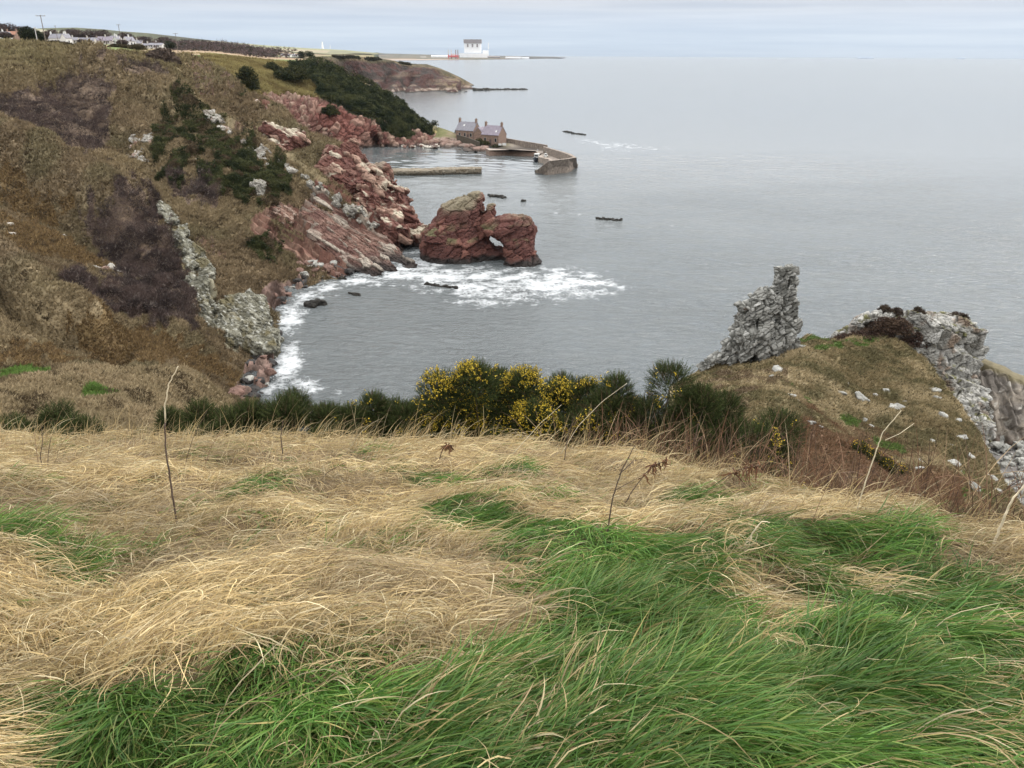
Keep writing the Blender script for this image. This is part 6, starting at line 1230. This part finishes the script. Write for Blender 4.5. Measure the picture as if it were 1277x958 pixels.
# ------------------------------------------------------------------ gorse bushes along the brow
def gorse(px_, top, Y, w, label, flowers=0.0, seed=0, dense=1.0, depth=None, fl_side=None):
    r = np.random.default_rng(seed); xg = float(at(px_, 520, Y)[0]); zg = float(gz(np.array([xg]), np.array([Y]))[0]); H_ = float(at(px_, top, Y)[2]) - zg; wm = w / FPX * Y * 2.0; Y = Y - .9; H_ *= 1.22
    o = empty('gorse_bush', (xg, Y, zg)); tag(o, label, 'gorse bush')
    nl = max(6, int(wm * 5.0)); C0 = np.stack([r.uniform(-.5, .5, nl) * wm * .8, r.normal(0, .28, nl), r.uniform(.30, .86, nl) * H_], -1)
    C0[:, 2] *= 1 - .30 * (np.abs(C0[:, 0]) / (wm * .5)) ** 2 + r.normal(0, .08, nl); R0 = r.uniform(.24, .42, nl); 
    n = int(4300 * wm * dense); li = r.integers(0, nl, n); d = r.normal(0, 1, (n, 3)); d[:, 2] += .35; d /= np.linalg.norm(d, axis=1, keepdims=True)
    p = C0[li] + d * (R0[li] * r.random(n) ** .33)[:, None] * np.array([1, 1, 1.15]); p[:, 2] = np.clip(p[:, 2], .02, H_ * 1.0)
    dr = d * .85 + r.normal(0, .30, (n, 3)); dr[:, 2] += .45; dr /= np.linalg.norm(dr, axis=1, keepdims=True)
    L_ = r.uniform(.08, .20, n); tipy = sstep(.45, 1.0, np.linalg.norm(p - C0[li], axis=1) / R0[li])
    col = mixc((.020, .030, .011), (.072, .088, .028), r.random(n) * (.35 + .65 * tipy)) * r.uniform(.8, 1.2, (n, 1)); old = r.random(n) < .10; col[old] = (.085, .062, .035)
    m_ = 10; tt = np.repeat(np.linspace(.05, .98, m_)[None], n, 0) + r.normal(0, .03, (n, m_)); base = p[:, None] + dr[:, None] * (L_[:, None] * tt)[..., None]
    sd = r.normal(0, 1, (n, m_, 3)) ; sd -= dr[:, None] * (sd * dr[:, None]).sum(-1, keepdims=True); sd /= np.linalg.norm(sd, axis=-1, keepdims=True); sp = sd * .85 + dr[:, None] * .75; ln = (.034 * (1.15 - .5 * tt))[..., None] * r.uniform(.7, 1.3, (n, m_, 1))
    wv = np.cross(sp, r.normal(0, 1, (n, m_, 3))); wv /= np.linalg.norm(wv, axis=-1, keepdims=True) + 1e-9; hw = .0042
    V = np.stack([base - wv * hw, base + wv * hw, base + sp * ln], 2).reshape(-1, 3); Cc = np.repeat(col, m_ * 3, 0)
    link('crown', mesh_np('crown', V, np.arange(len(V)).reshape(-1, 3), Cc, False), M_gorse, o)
    sb = np.stack([p - dr * .05, p + dr * (L_ * .6)[:, None], p + dr * L_[:, None]], 1); link('shoots', ribbons('shoots', sb, np.full(n, .007), col * .8), M_gorse, o)
    if flowers:
        nf = int(n * flowers * .85); fc = r.normal(0, 1, (max(3, int(nl * .7)), 3)); hot = 1.5 * fbm(p / .22 + seed, 2, seed) + .6 * tipy - .2 * r.random(n) + .25 * p[:, 2] / H_ - .22 * (dr[:, 1] > .3) + .9 * (fbm(p / .55 + seed * 3, 2, seed + 5) - .5)
        if fl_side is not None: hot = hot + .55 * fl_side * p[:, 0] / (wm * .5)
        ii = np.argsort(-hot)[:nf]; fp = p[ii][:, None] + dr[ii][:, None] * (L_[ii][:, None] * r.uniform(.45, 1.0, (nf, 4)))[..., None] + r.normal(0, .012, (nf, 4, 3)); fp = fp.reshape(-1, 3)
        q = len(fp); a = r.normal(0, 1, (q, 3)); a /= np.linalg.norm(a, axis=1, keepdims=True); b = np.cross(a, r.normal(0, 1, (q, 3))); b /= np.linalg.norm(b, axis=1, keepdims=True); s_ = r.uniform(.010, .018, (q, 1))
        V = np.stack([fp - a * s_, fp + b * s_ * .8, fp + a * s_, fp - b * s_ * .8], 1).reshape(-1, 3); fcol = mixc((.50, .34, .02), (.66, .50, .06), r.random(q)) * r.uniform(.7, 1.05, (q, 1))
        link('flowers', mesh_np('flowers', V, np.arange(len(V)).reshape(-1, 4), np.repeat(fcol, 4, 0), False), M_flower, o)['kind'] = 'stuff'
    b_ = MB()
    for i in range(min(nl, 9)):
        c = C0[i]; b_.tube([(c[0] * .35, c[1] * .4, -.2), (c[0] * .7, c[1] * .7, c[2] * .55), tuple(c)], [.035, .022, .008], 5)
    b_.build('stem', M_bark, o)
for args in [(285, 490, 15.2, 85, 'low dark gorse bush nearest the hillside shore', .0, 1), (355, 487, 15.0, 90, 'dark gorse bush with feathery shoots under the surf of the cove', .0, 2, .9), (425, 486, 14.8, 85, 'small dull green gorse bush between two taller dark ones', .0, 3, .9), (472, 482, 14.6, 80, 'dark gorse bush with thin grass stems before it', .01, 4),
    (540, 466, 14.5, 95, 'dense dark green gorse bush on the shaded side of the flowering ones', .02, 5), (618, 456, 14.2, 95, 'large gorse bush full of yellow flowers, highest of the row', .17, 6, 1.2), (688, 452, 14.0, 90, 'gorse bush with yellow flowers clustered along its top', .15, 7, 1.2), (652, 458, 14.6, 70, 'yellow flowering gorse bush standing behind between the two largest', .12, 17, 1.1), (585, 464, 14.6, 70, 'dark gorse bush with few flowers next to the highest one', .04, 18), (718, 460, 14.6, 70, 'gorse bush with yellow tips behind the ragged one', .09, 19), (775, 468, 14.3, 60, 'dark green gorse bush filling the gap beside the half bare one', .02, 20), (745, 464, 13.8, 80, 'ragged gorse bush with scattered yellow blooms and tall spikes', .10, 8, 1.1), (806, 470, 13.8, 95, 'half bare gorse bush with few yellow blooms', .03, 9, .95),
    (835, 482, 13.7, 85, 'low dark gorse bush between the half bare one and the rounded one', .01, 21), (862, 480, 14.0, 85, 'rounded dark gorse bush at the pinnacle end of the row', .015, 10), (906, 490, 13.4, 85, 'dark gorse bush leaning over the rusty slope, outermost of the row', .01, 11), (948, 520, 12.4, 42, 'small gorse sprig with bright yellow flowers over the rusty slope', .16, 12, .8, None, .6), (18, 508, 15.5, 90, 'dark gorse bush in the gully at the edge of the hillside', .0, 13), (92, 520, 15.5, 80, 'low brownish gorse bush in the gully below the pale spur', .0, 14, .7), (180, 522, 15.3, 90, 'low straggling gorse bush behind the tall pale stalk', .0, 15, .7)]:
    gorse(*args)
# low flowering gorse on the edge of the knoll
for x, y, lab in [(1068, 577, 'small yellow flowering gorse low on the rusty knoll slope'), (1082, 584, 'second flowering gorse tuft along the brown scrub edge'), (1100, 590, 'gorse tuft with few flowers along the brown scrub edge'), (1118, 596, 'outermost little gorse tuft along the brown scrub edge')]:
    p = K.sample(np.array([float(x)]), np.array([float(y)]))[0]; round_bush(x, y, None, 1.1, .6, lab, n=420, blade=.13, base=p, cols=((.03, .036, .014), (.06, .06, .02)))
    ob = [c for c in scene.objects if c.name.startswith('gorse_bush')][-1]; q = rng.normal(0, .27, (70, 3)); q[:, 2] = .25 + np.abs(q[:, 2]); link('flowers', tufts('flowers', q, np.full(70, .06), np.full(70, .05), np.tile((.65, .45, .03), (70, 1)), M_flower, 2), M_flower, ob)

# ------------------------------------------------------------------ dry stalks
M_pale = plain('bleached_stalk', (.55, .47, .33), .8, .25, 25); M_dark = plain('dark_stalk', (.075, .05, .036), .85, .3, 25); M_brownst = plain('brown_stalk', (.22, .14, .08), .85, .3, 25)
def gnd(px_, py_):
    """foot of a plant: where the ray meets the slope"""
    d = ray(float(px_), float(py_)); t = 1.0
    for _ in range(400):
        p = CAM + d * t
        if p[2] < gz(np.array([p[0]]), np.array([p[1]]))[0]: break
        t += .02
    return p
def stalk(pix, rad, label, mat, branches=(), cat='stalk', name='dry_stalk', dy=.0, mats=None):
    p0 = gnd(*pix[0]); Y0 = p0[1]; pts = [at(x, y, Y0 + dy * i) - p0 for i, (x, y) in enumerate(pix)]; pts[0] = pts[0] - (0, 0, .06)
    o = empty(name, p0); tag(o, label, cat)
    # round it off with a spline and a little knobbliness
    P_ = np.array(pts); s_ = np.linspace(0, len(P_) - 1, 6 * len(P_)); Q_ = np.stack([np.interp(s_, range(len(P_)), P_[:, i]) for i in range(3)], -1); Q_[1:-1] = (Q_[:-2] + 2 * Q_[1:-1] + Q_[2:]) / 4; Q_[1:-1] += rng.normal(0, rad * .25, Q_[1:-1].shape)
    rr = np.linspace(rad, rad * .45, len(Q_)); cut = len(Q_) // 2 if mats else None
    b_ = MB()
    if mats:
        b_.tube(Q_[:cut + 1], rr[:cut + 1]); b_.build('stem', mats[0], o, True); b2 = MB(); b2.tube(Q_[cut:], rr[cut:]); b2.build('upper_stem', mats[1], o, True)
    else: b_.tube(Q_, rr); b_.build('stem', mat, o, True)
    for br in branches:
        q = [at(x, y, Y0 + .04 * i) - p0 for i, (x, y) in enumerate(br)]; b3 = MB(); b3.tube(q, list(np.linspace(rad * .5, rad * .2, len(q))), 6); b3.build('branch', mat or mats[1], o, True)
    return o, p0, Y0
stalk([(222, 660), (214, 610), (206, 555), (206, 505), (210, 480), (222, 457)], .009, 'tallest pale stalk with dark lower stem, curving at its tip', None, mats=(M_dark, M_pale))
stalk([(756, 668), (764, 620), (776, 585), (792, 555)], .0065, 'dark bare stalk rising from the green tufts', M_dark, [[(772, 592), (790, 575), (805, 572), (812, 580)], [(766, 612), (788, 600), (806, 590)]])
stalk([(1066, 645), (1078, 605), (1092, 565), (1100, 540), (1124, 512)], .006, 'slender pale forked stalk in front of the knoll', M_pale, [[(1104, 549), (1122, 541), (1140, 528)]])
stalk([(1236, 688), (1250, 650), (1262, 624), (1282, 600)], .012, 'thick pale stalk leaning out at the edge of the view', M_pale)
stalk([(54, 592), (50, 570), (53, 552), (52, 530)], .006, 'dark upright dock stalk in a clump of three', M_dark); stalk([(58, 590), (60, 565), (64, 545)], .005, 'dark dock stalk leaning away from its clump', M_dark); stalk([(49, 590), (46, 565), (43, 540)], .005, 'thin brown dock stalk at the outside of its clump', M_brownst)
stalk([(352, 560), (350, 545), (353, 525)], .007, 'short dark stalk standing in the straw near the brow', M_dark); stalk([(250, 590), (262, 560), (280, 530)], .005, 'brown stalk leaning over beside the tallest pale stalk', M_brownst); stalk([(228, 580), (240, 548), (258, 512)], .004, 'thin dark stalk right behind the tallest pale stalk', M_dark)
stalk([(392, 600), (410, 588), (432, 576)], .005, 'dark stalk lying low over the straw', M_dark); stalk([(704, 568), (708, 545), (716, 520)], .006, 'short dark stalk beneath the flowering gorse', M_dark); stalk([(930, 690), (938, 665), (950, 650), (960, 652)], .006, 'pale bent straw stem arching over green grass', M_pale)
stalk([(700, 560), (722, 530), (752, 500), (782, 478)], .004, 'long pale grass stem crossing the flowering gorse', M_pale); stalk([(640, 560), (672, 530), (700, 505)], .004, 'pale grass stem in front of the largest flowering gorse', M_pale); stalk([(1008, 660), (1020, 632), (1030, 610)], .004, 'thin brown stem between the straw and the scrub', M_brownst)
for i, (a, b) in enumerate([((900, 742), (965, 738)), ((905, 752), (962, 742)), ((915, 758), (958, 745))]):
    p, q = gnd(*a), gnd(*b); b_ = MB(); b_.tube([p - p + (0, 0, .03), (q - p) * .5 + (0, 0, .07), q - p + (0, 0, .05 + .02 * i)], .005, 6); o = b_.build('dry_stalk', M_pale); o.location = p; tag(o, ['broken white stalk lying flat on the straw mound', 'second broken white stalk lying under the first on the straw mound', 'lowest broken white stalk on the straw mound'][i], 'stalk')
# withered bracken fronds
def frond(pix, label, seed, size=.10):
    r = np.random.default_rng(seed); o, p0, Y0 = stalk(pix, .006, label, M_dark, cat='bracken', name='bracken_frond')
    rach = np.array([at(x, y, Y0) - p0 for x, y in pix]); tip = []; n = 46
    s_ = r.uniform(.45, 1.0, n) * (len(pix) - 1); c = np.stack([np.interp(s_, range(len(pix)), rach[:, i]) for i in range(3)], -1)
    k = 7; d = r.normal(0, 1, (n, 3)); d[:, 2] -= .6; d /= np.linalg.norm(d, axis=1, keepdims=True); t = np.linspace(0, 1, k)
    pts = c[:, None] + d[:, None] * (t * size)[None, :, None] * r.uniform(.5, 1.4, (n, 1, 1)); pts[..., 2] -= (t ** 2 * size * .5)[None]; pts += r.normal(0, .006, pts.shape)
    link('leaflets', ribbons('leaflets', pts, r.uniform(.008, .018, n), palette([(.12, .06, .035), (.08, .042, .028), (.17, .09, .05)], [1, 1, 1], n)), M_twig, o)
frond([(872, 616), (900, 598), (925, 584), (948, 580)], 'withered brown bracken frond drooping over the straw', 3, .13)
frond([(770, 640), (790, 610), (812, 582), (832, 574)], 'small curled bracken frond beside the dark bare stalk', 4, .08)
frond([(548, 566), (552, 560), (558, 555), (563, 556)], 'dark shrivelled bracken tuft in the straw near the brow', 5, .07)
